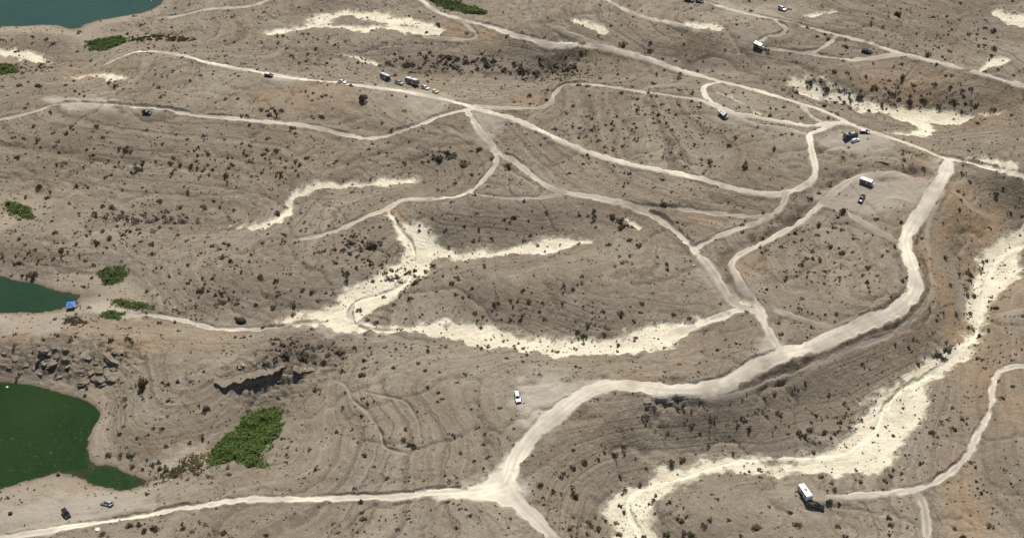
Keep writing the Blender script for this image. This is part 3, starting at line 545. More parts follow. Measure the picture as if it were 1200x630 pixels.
# ---------------------------------------------------------------- mesh helper for built things
class MB:
    def __init__(s): s.v = []; s.f = []
    def hexa(s, c):                                    # eight corners: four low (ccw), four high
        b = len(s.v); s.v += [tuple(p) for p in c]
        s.f += [tuple(b+i for i in q) for q in ((3, 2, 1, 0), (4, 5, 6, 7), (0, 1, 5, 4), (1, 2, 6, 5), (2, 3, 7, 6), (3, 0, 4, 7))]; return s
    def box(s, x0, x1, y0, y1, z0, z1): return s.hexa([(x0, y0, z0), (x1, y0, z0), (x1, y1, z0), (x0, y1, z0), (x0, y0, z1), (x1, y0, z1), (x1, y1, z1), (x0, y1, z1)])
    def prism(s, prof, w0, w1=None, taper=None):       # side profile (x, z) pulled across y; optional taper(x, z) -> half width
        b = len(s.v); n_ = len(prof)
        for sg in (-1, 1):
            for (x, z) in prof: s.v.append((x, sg*(taper(x, z) if taper else w0), z))
        s.f.append(tuple(range(b, b+n_))); s.f.append(tuple(b+n_+i for i in reversed(range(n_))))
        for i in range(n_): j = (i+1) % n_; s.f.append((b+i, b+n_+i, b+n_+j, b+j))
        return s
    def tube(s, a, b_, r, n_=8, r2=None):
        a = Vector(a); b_ = Vector(b_); d = (b_-a).normalized(); t = d.orthogonal().normalized(); u = d.cross(t); k = len(s.v); r2 = r if r2 is None else r2
        for q, rr in ((a, r), (b_, r2)):
            for i in range(n_): an = 2*math.pi*i/n_; s.v.append(tuple(q+t*math.cos(an)*rr+u*math.sin(an)*rr))
        s.f.append(tuple(k+i for i in reversed(range(n_)))); s.f.append(tuple(k+n_+i for i in range(n_)))
        for i in range(n_): j = (i+1) % n_; s.f.append((k+i, k+j, k+n_+j, k+n_+i))
        return s
    def pane(s, q, off=.018):                          # a thin pane on four corners, pushed out along its normal
        q = [Vector(p) for p in q]; nn = (q[1]-q[0]).cross(q[3]-q[0]).normalized()*off
        return s.hexa([p-nn*.6 for p in q]+[p+nn for p in q])
    def mesh(s, name, bev=0, seg=2):
        bm = bmesh.new(); vs = [bm.verts.new(p) for p in s.v]
        for f in s.f:
            try: bm.faces.new([vs[i] for i in f])
            except ValueError: pass
        bmesh.ops.recalc_face_normals(bm, faces=bm.faces)
        if bev: bmesh.ops.bevel(bm, geom=list(bm.edges), offset=bev, segments=seg, profile=.6, affect='EDGES', clamp_overlap=True)
        me = bpy.data.meshes.new(name); bm.to_mesh(me); bm.free()
        if bev:
            for p_ in me.polygons: p_.use_smooth = True
            me.set_sharp_from_angle(angle=R(40))
        return me
    def build(s, name, mat, parent, bev=0, seg=2): return link(name, s.mesh(name, bev, seg), mat, parent)
_wheel = {}
def wheel(root, x, y, r=.37, w=.26):
    k = (r, w)
    if k not in _wheel: _wheel[k] = (MB().tube((0, -w/2, 0), (0, w/2, 0), r, 18).mesh('tyre', .04, 1), MB().tube((0, -w/2-.012, 0), (0, w/2+.012, 0), r*.6, 12).mesh('rim', .015, 1))
    t = link('wheel', MB().tube((0, -w*.3, 0), (0, w*.3, 0), r*.3, 8).mesh('wheel'), M_['trim'], root); t.location = (x, y, r)
    link('tyre', _wheel[k][0], M_['tyre'], t); link('rim', _wheel[k][1], M_['rim'], t)
def greenhouse(root, b, t, zb, zt, wb, wt, mat, pillars, side='side_window', rear=True):
    """cabin of tapering sides with its panes: b, t = (rear x, front x) low and high"""
    c = [(b[0], -wb, zb), (b[1], -wb, zb), (b[1], wb, zb), (b[0], wb, zb), (t[0], -wt, zt), (t[1], -wt, zt), (t[1], wt, zt), (t[0], wt, zt)]
    MB().hexa(c).build('cabin', mat, root, .05)
    MB().hexa([(t[0]-.02, -wt+.02, zt), (t[1]-.06, -wt+.02, zt), (t[1]-.06, wt-.02, zt), (t[0]-.02, wt-.02, zt), (t[0]+.06, -wt+.1, zt+.05), (t[1]-.2, -wt+.1, zt+.05), (t[1]-.2, wt-.1, zt+.05), (t[0]+.06, wt-.1, zt+.05)]).build('roof', mat, root, .02)
    c = [Vector(p) for p in c]
    def quad(p00, p10, p11, p01, u0, u1, v0, v1):
        f = lambda u, v: (p00*(1-u)+p10*u)*(1-v)+(p01*(1-u)+p11*u)*v
        return [f(u0, v0), f(u1, v0), f(u1, v1), f(u0, v1)]
    for sg in (0, 1):
        L = (c[0], c[1], c[5], c[4]) if sg == 0 else (c[2], c[3], c[7], c[6])
        for (u0, u1) in pillars:
            if sg: u0, u1 = 1-u1, 1-u0
            MB().pane(quad(*L, u0, u1, .16, .88)).build(side, M_['glass'], root)
    MB().pane(quad(c[1], c[2], c[6], c[5], .06, .94, .1, .92)).build('windshield', M_['glass'], root)
    if rear: MB().pane(quad(c[3], c[0], c[4], c[7], .1, .9, .2, .88)).build('rear_window', M_['glass'], root)
def lamps(root, xf, xr, w, zf, zr):
    for sg in (-1, 1):
        MB().box(xf-.06, xf+.02, sg*w-.2, sg*w+.2, zf-.09, zf+.09).build('headlight', M_['lampw'], root, .02, 1)
        MB().box(xr-.02, xr+.06, sg*w-.09, sg*w+.09, zr-.16, zr+.16).build('tail_light', M_['lampr'], root, .02, 1)
def car(name, paint, kind='suv', L=4.8, W=1.9, roofmat=None):
    r = empty(name); p = M_[paint]; h = L/2; hw = W/2
    hoodz = {'suv': 1.08, 'sedan': .95, 'jeep': 1.12, 'compact': .95, 'pickup': 1.12}[kind]; fl = .36
    def tap(x, z): return hw-.10*max(0, abs(x)/h-.75)*2-(.04 if z > .8 else 0)
    if kind == 'pickup': prof = [(-h, .5), (-h+.02, 1.05), (-.75, 1.08), (1.2, hoodz), (h-.25, hoodz-.08), (h, .85), (h, .45), (h-.4, fl), (-h+.5, fl+.05)]
    elif kind == 'jeep': prof = [(-h, .5), (-h+.02, 1.1), (.55, 1.12), (.75, hoodz), (h-.1, hoodz-.04), (h, .95), (h, .55), (h-.3, .45), (-h+.3, .45)]
    elif kind == 'sedan': prof = [(-h, .5), (-h+.05, .9), (-h+.75, .98), (.7, .98), (1.0, hoodz), (h-.2, .78), (h, .6), (h-.05, .38), (h-.4, fl-.06), (-h+.4, fl-.06)]
    else: prof = [(-h, .5), (-h+.03, 1.0), (-h+.2, 1.06), (.8, 1.06), (1.15, hoodz-.02), (h-.25, hoodz-.14), (h, .78), (h-.02, .45), (h-.4, fl), (-h+.4, fl)]
    MB().prism(prof, hw, taper=tap).build('body', p, r, .06)
    rp = M_[roofmat] if roofmat else p; cw = hw-.09
    if kind == 'suv': greenhouse(r, (-h+.06, 1.15), (-h+.30, .35), 1.02, 1.70, cw, cw-.17, rp, ((.04, .26), (.29, .56), (.59, .88)))
    elif kind == 'compact': greenhouse(r, (-h+.10, .95), (-h+.45, .25), .96, 1.46, cw, cw-.18, rp, ((.08, .40), (.44, .88)))
    elif kind == 'sedan': greenhouse(r, (-h+.65, 1.05), (-h+1.25, .25), .93, 1.42, cw, cw-.2, rp, ((.14, .47), (.5, .86)))
    elif kind == 'jeep': greenhouse(r, (-h+.08, .65), (-h+.12, .45), 1.08, 1.82, cw, cw-.08, rp, ((.05, .3), (.34, .64), (.67, .96)))
    else:
        greenhouse(r, (-.78, 1.28), (-.62, .52), 1.04, 1.80, cw, cw-.15, rp, ((.08, .42), (.46, .86)))
        bed = MB(); bed.box(-h+.04, -.82, -hw+.03, -hw+.13, 1.05, 1.32); bed.box(-h+.04, -.82, hw-.13, hw-.03, 1.05, 1.32); bed.box(-h+.02, -h+.12, -hw+.14, hw-.14, 1.05, 1.31); bed.build('truck_bed', p, r)
        MB().box(-h+.13, -.83, -hw+.14, hw-.14, 1.075, 1.12).build('bed_floor', M_['trim'], r)
    for bx in ((h-.06, h+.07), (-h-.07, -h+.06)): MB().box(bx[0], bx[1], -hw+.12, hw-.12, .42, .62).build('bumper', M_['trim'] if kind != 'pickup' else M_['chrome'], r, .03, 1)
    MB().box(h-.03, h+.035, -.42, .42, .66, .84).build('grille', M_['trim'], r)
    lamps(r, h-.02, -h, hw-.3, .78, .9)
    for sg in (-1, 1): MB().box(.72, .9, sg*(hw+.02)-.09, sg*(hw+.02)+.09, 1.06, 1.2).build('mirror', p, r, .03, 1)
    wb = L*.30; wr = .40 if kind in ('pickup', 'jeep', 'suv') else .33
    for x in (-wb-.05, wb+.05):
        for sg in (-1, 1): wheel(r, x, sg*(hw-.11), wr)
    if kind == 'suv':
        for sg in (-1, 1): MB().tube((-h+.5, sg*(cw-.24), 1.80), (.2, sg*(cw-.24), 1.80), .025, 6).build('roof_rail', M_['trim'], r)
    if kind == 'jeep': MB().tube((-h-.16, 0, .95), (-h-.02, 0, .95), .38, 16).build('spare_wheel', M_['tyre'], r, .03, 1)
    return r
def rv_windows(r, xs, z0, z1, hw):
    for sg in (-1, 1):
        for (x0, x1) in xs: MB().box(x0, x1, sg*(hw+.012)-.014, sg*(hw+.012)+.014, z0, z1).build('side_window', M_['glass'], r)
def motorhome(name, paint='white', L=7.0, low=None):
    r = empty(name); hw = 1.2; h = L/2
    MB().prism([(-h, .55), (-h, 2.85), (-h+.15, 3.0), (h-1.0, 3.02), (h-.25, 2.85), (h-.15, 2.3), (h-1.3, 1.95), (h-1.45, .55)], hw).build('house_body', M_[paint], r, .07)
    if paint == 'campershade': MB().box(-h+.08, h-.55, -hw+.04, hw-.04, 3.0, 3.06).build('roof', M_['white'], r, .02, 1)  # white slab added so the top reads lit above the shade-grey body
    MB().prism([(h-1.5, .5), (h-1.5, 1.95), (h-1.05, 1.9), (h-.55, 1.3), (h+.35, 1.12), (h+.45, .8), (h+.42, .45)], 1.0).build('cab', M_[low or paint], r, .06)
    MB().pane([(h-.52, -.85, 1.32), (h-.52, .85, 1.32), (h-1.0, .8, 1.86), (h-1.0, -.8, 1.86)], .03).build('windshield', M_['glass'], r)
    for sg in (-1, 1):
        MB().prism([(h-1.4, 1.3), (h-1.4, 1.8), (h-1.12, 1.8), (h-.75, 1.3)], .5).build('cab_window', M_['glass'], r).location = (0, sg*.52, 0)
        MB().box(-h+.06, h-1.6, sg*(hw+.008)-.01, sg*(hw+.008)+.01, .75, 1.2).build('stripe', M_['stripe'], r)
        MB().box(h-.75, h-.6, sg*1.14-.1, sg*1.14+.1, 1.2, 1.45).build('mirror', M_['trim'], r)
    rv_windows(r, ((-h+.5, -h+1.4), (-h+2.0, -h+3.3), (h-2.6, h-1.9)), 1.55, 2.2, hw)
    MB().box(-h+3.45, -h+4.1, -hw-.03, -hw, .62, 2.4).build('door', M_['cream'], r)
    MB().box(-h-.02, -h, -.7, .7, 1.6, 2.2).build('rear_window', M_['glass'], r)
    MB().box(-1.2, -.3, -.4, .4, 3.0, 3.3).build('air_conditioner', M_['cream'], r, .06)
    for x in (-h+1.0, .8): MB().box(x, x+.4, -.2, .2, 3.0, 3.12).build('roof_vent', M_['trim'], r, .03, 1)
    MB().tube((-h+.2, hw+.12, 2.75), (.9, hw+.12, 2.75), .09, 8).build('awning_roll', M_['stripe2'], r)
    lamps(r, h+.42, -h, .72, .82, 1.0); MB().box(h+.4, h+.52, -.95, .95, .42, .62).build('bumper', M_['chrome'], r, .03, 1)
    for x in (-h+1.6, h-.55):
        for sg in (-1, 1): wheel(r, x, sg*1.0, .40)
    return r
def coach(name, paint='dkgrey', L=8.2):
    r = empty(name); hw = 1.22; h = L/2
    MB().prism([(-h, .5), (-h, 2.9), (-h+.15, 3.05), (h-.35, 3.05), (h, 2.7), (h+.08, 1.4), (h, .5)], hw).build('body', M_[paint], r, .08)
    MB().pane([(h+.075, -1.05, 1.5), (h+.075, 1.05, 1.5), (h+.0, 1.0, 2.6), (h+.0, -1.0, 2.6)], .03).build('windshield', M_['glass'], r)
    rv_windows(r, ((-h+.6, -h+1.8), (-h+2.3, -h+3.6), (.6, 1.9), (h-1.5, h-.5)), 1.6, 2.35, hw)
    for sg in (-1, 1): MB().box(-h+.1, h-.2, sg*(hw+.008)-.01, sg*(hw+.008)+.01, .9, 1.15).build('stripe', M_['stripe'], r)
    for x, w_ in ((-h+1.0, 1.0), (h-2.6, 1.0)): MB().box(x, x+w_, -.45, .45, 3.05, 3.35).build('air_conditioner', M_['white'], r, .06)
    MB().box(-1.2, .9, -.85, .85, 3.06, 3.11).build('solar_panel', M_['panel'], r)
    MB().box(h-3.6, h-2.85, -.7, .7, 3.05, 3.2).build('roof_box', M_['white'], r, .04, 1)
    MB().box(h-1.45, h-.75, -hw-.03, -hw, .6, 1.55).build('door', M_['stripe'], r)
    lamps(r, h+.03, -h, .85, .85, 1.0); MB().box(h, h+.14, -1.1, 1.1, .42, .66).build('bumper', M_['chrome'], r, .03, 1)
    for x in (-h+2.0, h-1.7):
        for sg in (-1, 1): wheel(r, x, sg*1.04, .46)
    return r
def caravan(name, L=7.0, H_=2.95, paint='white'):
    r = empty(name); hw = 1.22; h = L/2
    MB().prism([(-h, .6), (-h, H_-.12), (-h+.12, H_), (h-.35, H_), (h, H_-.45), (h+.1, 1.3), (h-.2, .6)], hw).build('body', M_[paint], r, .07)
    if paint == 'campershade': MB().box(-h+.06, h-.36, -hw+.03, hw-.03, H_-.01, H_+.05).build('roof', M_['white'], r, .02, 1)  # added white top sheet; the body below carries painted shade
    for sg in (-1, 1):
        MB().box(-h+.06, h-.1, sg*(hw+.008)-.01, sg*(hw+.008)+.01, .95, 1.25).build('stripe', M_['stripe'], r)
        MB().box(-.95, .75, sg*(hw+.02)-.03, sg*(hw+.02)+.03, .55, .92).build('wheel_arch', M_['trim'], r)
        for x in (-.5, .35): wheel(r, x, sg*(hw-.1), .34)
    rv_windows(r, ((-h+.5, -h+1.5), (-1.0, .3), (h-1.6, h-.7)), 1.6, 2.2, hw)
    MB().box(1.0, 1.65, -hw-.03, -hw, .65, 2.45).build('door', M_['cream'], r)
    MB().box(-h-.02, -h, -.7, .7, 1.6, 2.2).build('rear_window', M_['glass'], r)
    MB().box(-.5, .4, -.38, .38, H_, H_+.28).build('air_conditioner', M_['stripe'], r, .06)
    for x in (-h+1.0, h-1.3): MB().box(x, x+.36, -.18, .18, H_, H_+.1).build('roof_vent', M_['cream'], r, .03, 1)
    MB().tube((h-.2, -.7, .55), (h+1.15, 0, .5), .05, 6).tube((h-.2, .7, .55), (h+1.15, 0, .5), .05, 6).build('drawbar', M_['trim'], r)
    MB().box(h+.2, h+.5, -.2, .2, .6, .95).build('gas_bottles', M_['cream'], r, .05)
    return r
def place(r, pr, pf, label, cat_, group=None, k=1.0):
    r.scale = (k, k, k)
    a = at(*pr); b = at(*pf); m = (a+b)/2; d = b-a; yaw = math.atan2(d.y, d.x); f = Vector((math.cos(yaw), math.sin(yaw))); s_ = Vector((-f.y, f.x))
    g_ = lambda u, v: float(H(np.array([m.x+f.x*u+s_.x*v]), np.array([m.y+f.y*u+s_.y*v]))[0])
    zf = (g_(1.5, .8)+g_(1.5, -.8))/2; zr = (g_(-1.5, .8)+g_(-1.5, -.8))/2; zl = (g_(1.4, .8)+g_(-1.4, .8))/2; zr2 = (g_(1.4, -.8)+g_(-1.4, -.8))/2
    r.location = (m.x, m.y, (zf+zr)/2-.02); r.rotation_euler = (math.atan2(zl-zr2, 1.6), -math.atan2(zf-zr, 3.0), yaw)
    return tag(r, label, cat_, group)
CONV = 'campers lined up along the ridge road'
place(car('parked_car', 'black'), (74.5, 598), (82, 608), 'black SUV parked on the lakeside gravel at the lower left', 'car')
place(car('parked_car', 'silver'), (133, 593.5), (118.5, 589), 'silver SUV parked beside the lower road near the green cove', 'car')
place(car('parked_car', 'white', L=5.1), (605.2, 460.5), (608, 473), 'white SUV parked alone on the grey gravel pullout', 'car')
place(caravan('travel_trailer', 6.6), (937.5, 573), (947.5, 588), 'white boxy travel trailer hitched behind the dark pickup', 'trailer', k=0.92)
place(car('pickup_truck', 'black', 'pickup', 5.7, 2.0), (948.5, 591), (962, 596.5), 'black pickup truck in front of the lone white trailer', 'truck')
place(car('parked_car', 'black', L=4.7), (168.2, 132.6), (177, 133.8), 'black SUV on the left grey road below the ridge', 'car')
place(car('off_road_car', 'black', 'jeep', 4.3, 1.9, 'cream'), (311, 88.5), (319.5, 90), 'black off-roader with cream roof on the ridge road', 'car')
place(car('parked_car', 'silver', 'sedan', 4.9, 1.85), (395.5, 96), (407, 98), 'silver saloon car driving along the pale ridge road', 'car')
place(motorhome('motorhome', 'campershade', 6.6, 'dkgrey'), (445.5, 92), (457.5, 96), 'white motorhome with shade-toned sides, rearmost in the ridge road convoy', 'motorhome', CONV, k=.95)
place(car('pickup_truck', 'silver', 'pickup', 5.7, 2.0), (461.5, 96.5), (474, 100.5), 'silver pickup between the motorhome and long trailer in the convoy', 'truck', CONV)
place(caravan('travel_trailer', 8.0, 3.1, 'campershade'), (475.5, 97), (490.5, 102.5), 'long white travel trailer with shade-toned sides in the middle of the ridge convoy', 'trailer', CONV, k=1.0)
place(car('parked_car', 'silver', L=5.0), (493.5, 102), (504.5, 106), 'silver SUV in front of the long trailer in the convoy', 'car', CONV)
place(car('parked_car', 'yellow', 'compact', 4.1, 1.7, 'cream'), (506.5, 106.5), (515, 109.3), 'small cream and yellow car leading the ridge convoy', 'car', CONV)
place(motorhome('motorhome', 'campershade', 6.2, 'white'), (845, 132), (851.5, 138), 'white motorhome with shade-toned sides parked below the hairpin loop', 'motorhome', k=0.84)
place(motorhome('box_van', 'campershade', 5.6, 'white'), (885.5, 53.5), (892, 56.5), 'white camper van with shade-toned sides near the far loop at the top', 'van', k=0.8)
place(car('parked_car', 'black', 'suv', 5.2), (802, 1.2), (813.5, 3), 'black car cut off by the top edge of the picture', 'car')
place(car('parked_car', 'black', 'sedan', 4.6), (816.5, 2), (823.5, 3.5), 'low dark car just right of the one at the top edge', 'car')
place(car('parked_car', 'silver', 'suv', 5.0), (913, 9.5), (921, 13), 'silver car parked above the far top road', 'car')
place(coach('motor_coach', 'dkgrey', 7.6), (988.5, 163.5), (1003.5, 161), 'dark grey motor coach on the bare pad by the upper road', 'motorhome', k=0.84)
place(car('parked_car', 'white', 'compact', 3.9, 1.7), (999.5, 166.8), (1004.8, 165), 'small white car parked right against the dark coach', 'car')
place(car('parked_car', 'black', 'compact', 4.2, 1.75, 'white'), (1010, 155.6), (1017, 155.8), 'small black car with white roof behind the dark coach', 'car')
place(motorhome('motorhome', 'campershade', 6.8, 'white'), (1009, 213), (1021.5, 218), 'white motorhome with shade-toned sides on the bench inside the road bend', 'motorhome', k=0.82)
place(car('parked_car', 'black', 'suv', 4.7), (1011.8, 231.5), (1007.2, 238), 'black SUV below the motorhome on the bench', 'car')
place(car('parked_car', 'black', 'suv', 4.6), (1011.5, 61), (1019, 62), 'dark car among the scattered bushes by the far road', 'car')
# ---------------------------------------------------------------- small built things
def canopy(px, py):
    r = empty('sun_canopy', at(px, py), R(8)); s_ = 1.65
    for sx in (-1, 1):
        for sy in (-1, 1): MB().tube((sx*s_, sy*s_, -.1), (sx*s_, sy*s_, 2.1), .035, 6).build('leg', M_['pole'], r)
    top = MB(); top.v = [(-s_, -s_, 2.1), (s_, -s_, 2.1), (s_, s_, 2.1), (-s_, s_, 2.1), (0, 0, 3.0), (-s_, -s_, 1.85), (s_, -s_, 1.85), (s_, s_, 1.85), (-s_, s_, 1.85), (0, 0, 2.95)]
    top.f = [(0, 1, 4), (1, 2, 4), (2, 3, 4), (3, 0, 4)]; me = top.mesh('cover'); c_ = link('cover', me, M_['blue'], r); md = c_.modifiers.new('thickness', 'SOLIDIFY'); md.thickness = .03
    v_ = MB()
    for a, b_ in (((-s_, -s_), (s_, -s_)), ((s_, -s_), (s_, s_)), ((s_, s_), (-s_, s_)), ((-s_, s_), (-s_, -s_))): v_.pane([(*a, 1.85), (*b_, 1.85), (*b_, 2.1), (*a, 2.1)], .015)
    v_.build('valance', M_['white'], r)
    return tag(r, 'blue square sun canopy on legs at the edge of the small inlet', 'canopy')
canopy(84, 361)
def dome_tent(px, py):
    r = empty('dome_tent', at(px, py), R(-18)); vs, fs = [], []; NA, NB = 20, 6
    for j in range(NB+1):
        ph = j/NB*math.pi/2
        for i in range(NA): a = 2*math.pi*i/NA; vs.append((2.3*math.cos(a)*math.cos(ph)**.8, 1.7*math.sin(a)*math.cos(ph)**.8, 1.75*math.sin(ph)+.03*math.cos(4*a)))
    for j in range(NB):
        for i in range(NA): k = (i+1) % NA; fs.append((j*NA+i, j*NA+k, (j+1)*NA+k, (j+1)*NA+i))
    link('shell', np_mesh('shell', vs, fs, True), M_['blackcloth'], r)
    for a in (0, 1): 
        b = MB(); pr = None
        for i in range(13):
            ph = -math.pi/2+i/12*math.pi; q = Vector((2.34*math.sin(ph)*.75, 1.74*math.sin(ph)*.66*(1 if a else -1), 1.79*math.cos(ph)))
            if pr: b.tube(pr, q, .03, 5)
            pr = q
        b.build('tent_pole', M_['trim'], r)
    MB().pane([(-.6, -1.62, .1), (.6, -1.62, .1), (.35, -1.35, 1.05), (-.35, -1.35, 1.05)], .02).build('door_flap', M_['dkgrey'], r)
    return tag(r, 'black domed tent beside the pale shore track', 'tent')
dome_tent(282.5, 377)
def bin_(px, py):
    r = empty('waste_bin', at(px, py), R(10)); MB().hexa([(-.85, -.6, .1), (.85, -.6, .1), (.85, .6, .1), (-.85, .6, .1), (-.95, -.7, 1.35), (.95, -.7, 1.35), (.95, .7, 1.35), (-.95, .7, 1.35)]).build('container', M_['dkgrey'], r, .03, 1)
    for x in (-.48, .48): MB().hexa([(x-.46, -.72, 1.36), (x+.46, -.72, 1.36), (x+.46, .72, 1.5), (x-.46, .72, 1.5), (x-.46, -.72, 1.42), (x+.46, -.72, 1.42), (x+.46, .72, 1.56), (x-.46, .72, 1.56)]).build('lid', M_['trim'], r, .02, 1)
    for x in (-.7, .7): MB().box(x-.08, x+.08, -.5, .5, -.03, .1).build('skid', M_['trim'], r)
    return tag(r, 'dark steel waste bin beside the upper road fork', 'bin')
bin_(965.5, 125)
def cooler(px, py, lab, sc=1.0):
    r = empty('cool_box', at(px, py), R(15)); MB().box(-.45*sc, .45*sc, -.3*sc, .3*sc, -.02, .5*sc).build('tub', M_['trim'], r, .04, 1); MB().box(-.48*sc, .48*sc, -.33*sc, .33*sc, .5*sc, .62*sc).build('lid', M_['blackcloth'], r, .04, 1)
    for s_ in (-1, 1): MB().box(s_*.46*sc-.03, s_*.46*sc+.03, -.12*sc, .12*sc, .3*sc, .38*sc).build('handle', M_['rim'], r)
    return tag(r, lab, 'box', 'dark boxes by the lake')
cooler(68.5, 556.5, 'dark box at the very tip of the gravel shore', 1.25); cooler(12.5, 602, 'dark box on the gravel at the left edge', 1.35)
def buoy(px, py):
    x, y = to_plane(px, py, 0.0); r = empty('buoy', (float(x), float(y), 0)); MB().tube((0, 0, -.35), (0, 0, .25), .5, 14, .42).build('float', M_['white'], r, .08, 2); MB().tube((0, 0, .25), (0, 0, 1.0), .05, 8).build('mast', M_['white'], r); MB().tube((0, 0, -.02), (0, 0, .1), .53, 14, .53).build('band', M_['stripe'], r)
    return tag(r, 'white buoy floating in the green cove', 'buoy')
buoy(8.5, 453.5)
def camp_chair(px, py, rz, lab):
    r = empty('camp_chair', at(px, py), rz)
    MB().box(-.28, .28, -.26, .26, .42, .47).build('seat', M_['white'], r); MB().hexa([(-.28, .24, .47), (.28, .24, .47), (.28, .3, .47), (-.28, .3, .47), (-.28, .4, 1.0), (.28, .4, 1.0), (.28, .46, 1.0), (-.28, .46, 1.0)]).build('backrest', M_['white'], r)
    for sx in (-1, 1):
        for sy in (-1, 1): MB().tube((sx*.26, sy*.24, -.05), (sx*.26, sy*.24, .44), .02, 6).build('leg', M_['pole'], r)
    return tag(r, lab, 'chair', 'white chairs outside the convoy motorhome')
camp_chair(445.5, 97, .3, 'left white camp chair outside the motorhome in the convoy'); camp_chair(449.5, 98, -.4, 'right white camp chair outside the motorhome in the convoy')
def person(px, py, rz, shirt, lab, arm=.25):
    """one continuous skinned figure with clothing shells"""
    base = at(px, py); r = empty('person', base, rz)
    J = {'pel': (0, 0, .95), 'wa': (0, 0, 1.10), 'ch': (0, 0, 1.32), 'ne': (0, 0, 1.48), 'hd0': (0, .01, 1.56), 'hd1': (0, .01, 1.68), 'hd2': (0, 0, 1.74)}
    Rd = {'pel': .145, 'wa': .13, 'ch': .16, 'ne': .06, 'hd0': .085, 'hd1': .10, 'hd2': .07}; E = [('pel', 'wa'), ('wa', 'ch'), ('ch', 'ne'), ('ne', 'hd0'), ('hd0', 'hd1'), ('hd1', 'hd2')]
    for s_, n_ in ((-1, 'L'), (1, 'R')):
        J.update({'sh'+n_: (s_*.19, 0, 1.40), 'el'+n_: (s_*(.22+arm*.2), -.03, 1.12), 'wr'+n_: (s_*(.22+arm*.1), .16*arm+.04, .88), 'ha'+n_: (s_*(.22+arm*.08), .2*arm+.06, .79), 'hi'+n_: (s_*.10, 0, .88), 'kn'+n_: (s_*.11, .03, .48), 'an'+n_: (s_*.12, -.01, .08), 'to'+n_: (s_*.135, .16, .045)})
        Rd.update({'sh'+n_: .075, 'el'+n_: .05, 'wr'+n_: .036, 'ha'+n_: .035, 'hi'+n_: .10, 'kn'+n_: .065, 'an'+n_: .048, 'to'+n_: .04})
        E += [('ch', 'sh'+n_), ('sh'+n_, 'el'+n_), ('el'+n_, 'wr'+n_), ('wr'+n_, 'ha'+n_), ('pel', 'hi'+n_), ('hi'+n_, 'kn'+n_), ('kn'+n_, 'an'+n_), ('an'+n_, 'to'+n_)]
        for k, (dx, ln) in enumerate(((-.03, .07), (-.012, .085), (.008, .08), (.026, .065), (.045, .05))):
            a = 'f%d%s' % (k, n_); b = 'g%d%s' % (k, n_); hx, hy, hz = J['ha'+n_]
            J[a] = (hx-s_*.01, hy+dx*.9, hz-ln*.55); J[b] = (hx-s_*.025, hy+dx+.01, hz-ln); Rd[a] = Rd[b] = .009; E += [('ha'+n_, a), (a, b)]
    def skin(name, keys, mat, grow=0.0):
        ks = list(keys); me = bpy.data.meshes.new(name); me.from_pydata([J[k] for k in ks], [(ks.index(a), ks.index(b)) for a, b in E if a in ks and b in ks], [])
        o = link(name, me, mat, r); md = o.modifiers.new('skin', 'SKIN'); sv = me.skin_vertices[0].data
        for i, k in enumerate(ks): sv[i].radius = (Rd[k]+grow,)*2
        sv[0].use_root = True; s2 = o.modifiers.new('smooth', 'SUBSURF'); s2.levels = s2.render_levels = 1; return o
    skin('body', J.keys(), M_['skin'])
    skin('shirt', ['pel', 'wa', 'ch', 'shL', 'shR', 'elL', 'elR'], M_[shirt], .022)
    skin('trousers', ['pel', 'hiL', 'knL', 'anL', 'hiR', 'knR', 'anR'], M_['trousers'], .02)
    skin('hair', ['hd1', 'hd2'], M_['hair'], .016)
    for s_ in (-1, 1): MB().box(s_*.035-.012, s_*.035+.012, .095, .115, 1.635, 1.655).build('eye', M_['trim'], r)
    MB().hexa([(-.014, .10, 1.595), (.014, .10, 1.595), (.014, .135, 1.595), (-.014, .135, 1.595), (-.008, .10, 1.64), (.008, .10, 1.64), (.008, .112, 1.64), (-.008, .112, 1.64)]).build('nose', M_['skin'], r)
    return tag(r, lab, 'person')
person(91.8, 358.5, 2.2, 'shirt1', 'person in dark clothes standing right beside the blue canopy'); person(94.6, 361, 2.8, 'shirt2', 'person standing a step right of the other beside the canopy', .4); person(611, 470.5, 1.6, 'shirt2', 'person in dark clothes standing beside the white SUV')
# ---------------------------------------------------------------- rock
def rock_mesh(seed, sx, sy, sz, jag=.35, sub=2):
    bm = bmesh.new(); bmesh.ops.create_icosphere(bm, subdivisions=sub, radius=1); rs = random.Random(seed)
    cuts = [(Vector((rs.gauss(0, 1), rs.gauss(0, 1), rs.gauss(0, .7))).normalized(), rs.uniform(.55, .85)) for _ in range(13)]+[(Vector((rs.uniform(-.2, .2), rs.uniform(-.3, .1), 1)).normalized(), rs.uniform(.3, .6))]
    lump = [(Vector((rs.gauss(0, 1), rs.gauss(0, 1), rs.gauss(0, .5))).normalized(), rs.uniform(-.35, .45)) for _ in range(5)]
    for v in bm.verts:
        p_ = v.co.copy(); p_ *= 1+sum(a_*max(0, v.co.dot(n_))**3 for n_, a_ in lump)
        for nn, dd in cuts:
            k = p_.dot(nn)-dd
            if k > 0: p_ -= nn*k
        p_ *= 1+rs.uniform(-.16, .16)*jag; v.co = Vector((p_.x*sx, p_.y*sy, p_.z*sz))
    me = bpy.data.meshes.new('boulder'); bm.to_mesh(me); bm.free(); return me
NUM = []                                               # look-alikes, told apart by their order from left to right
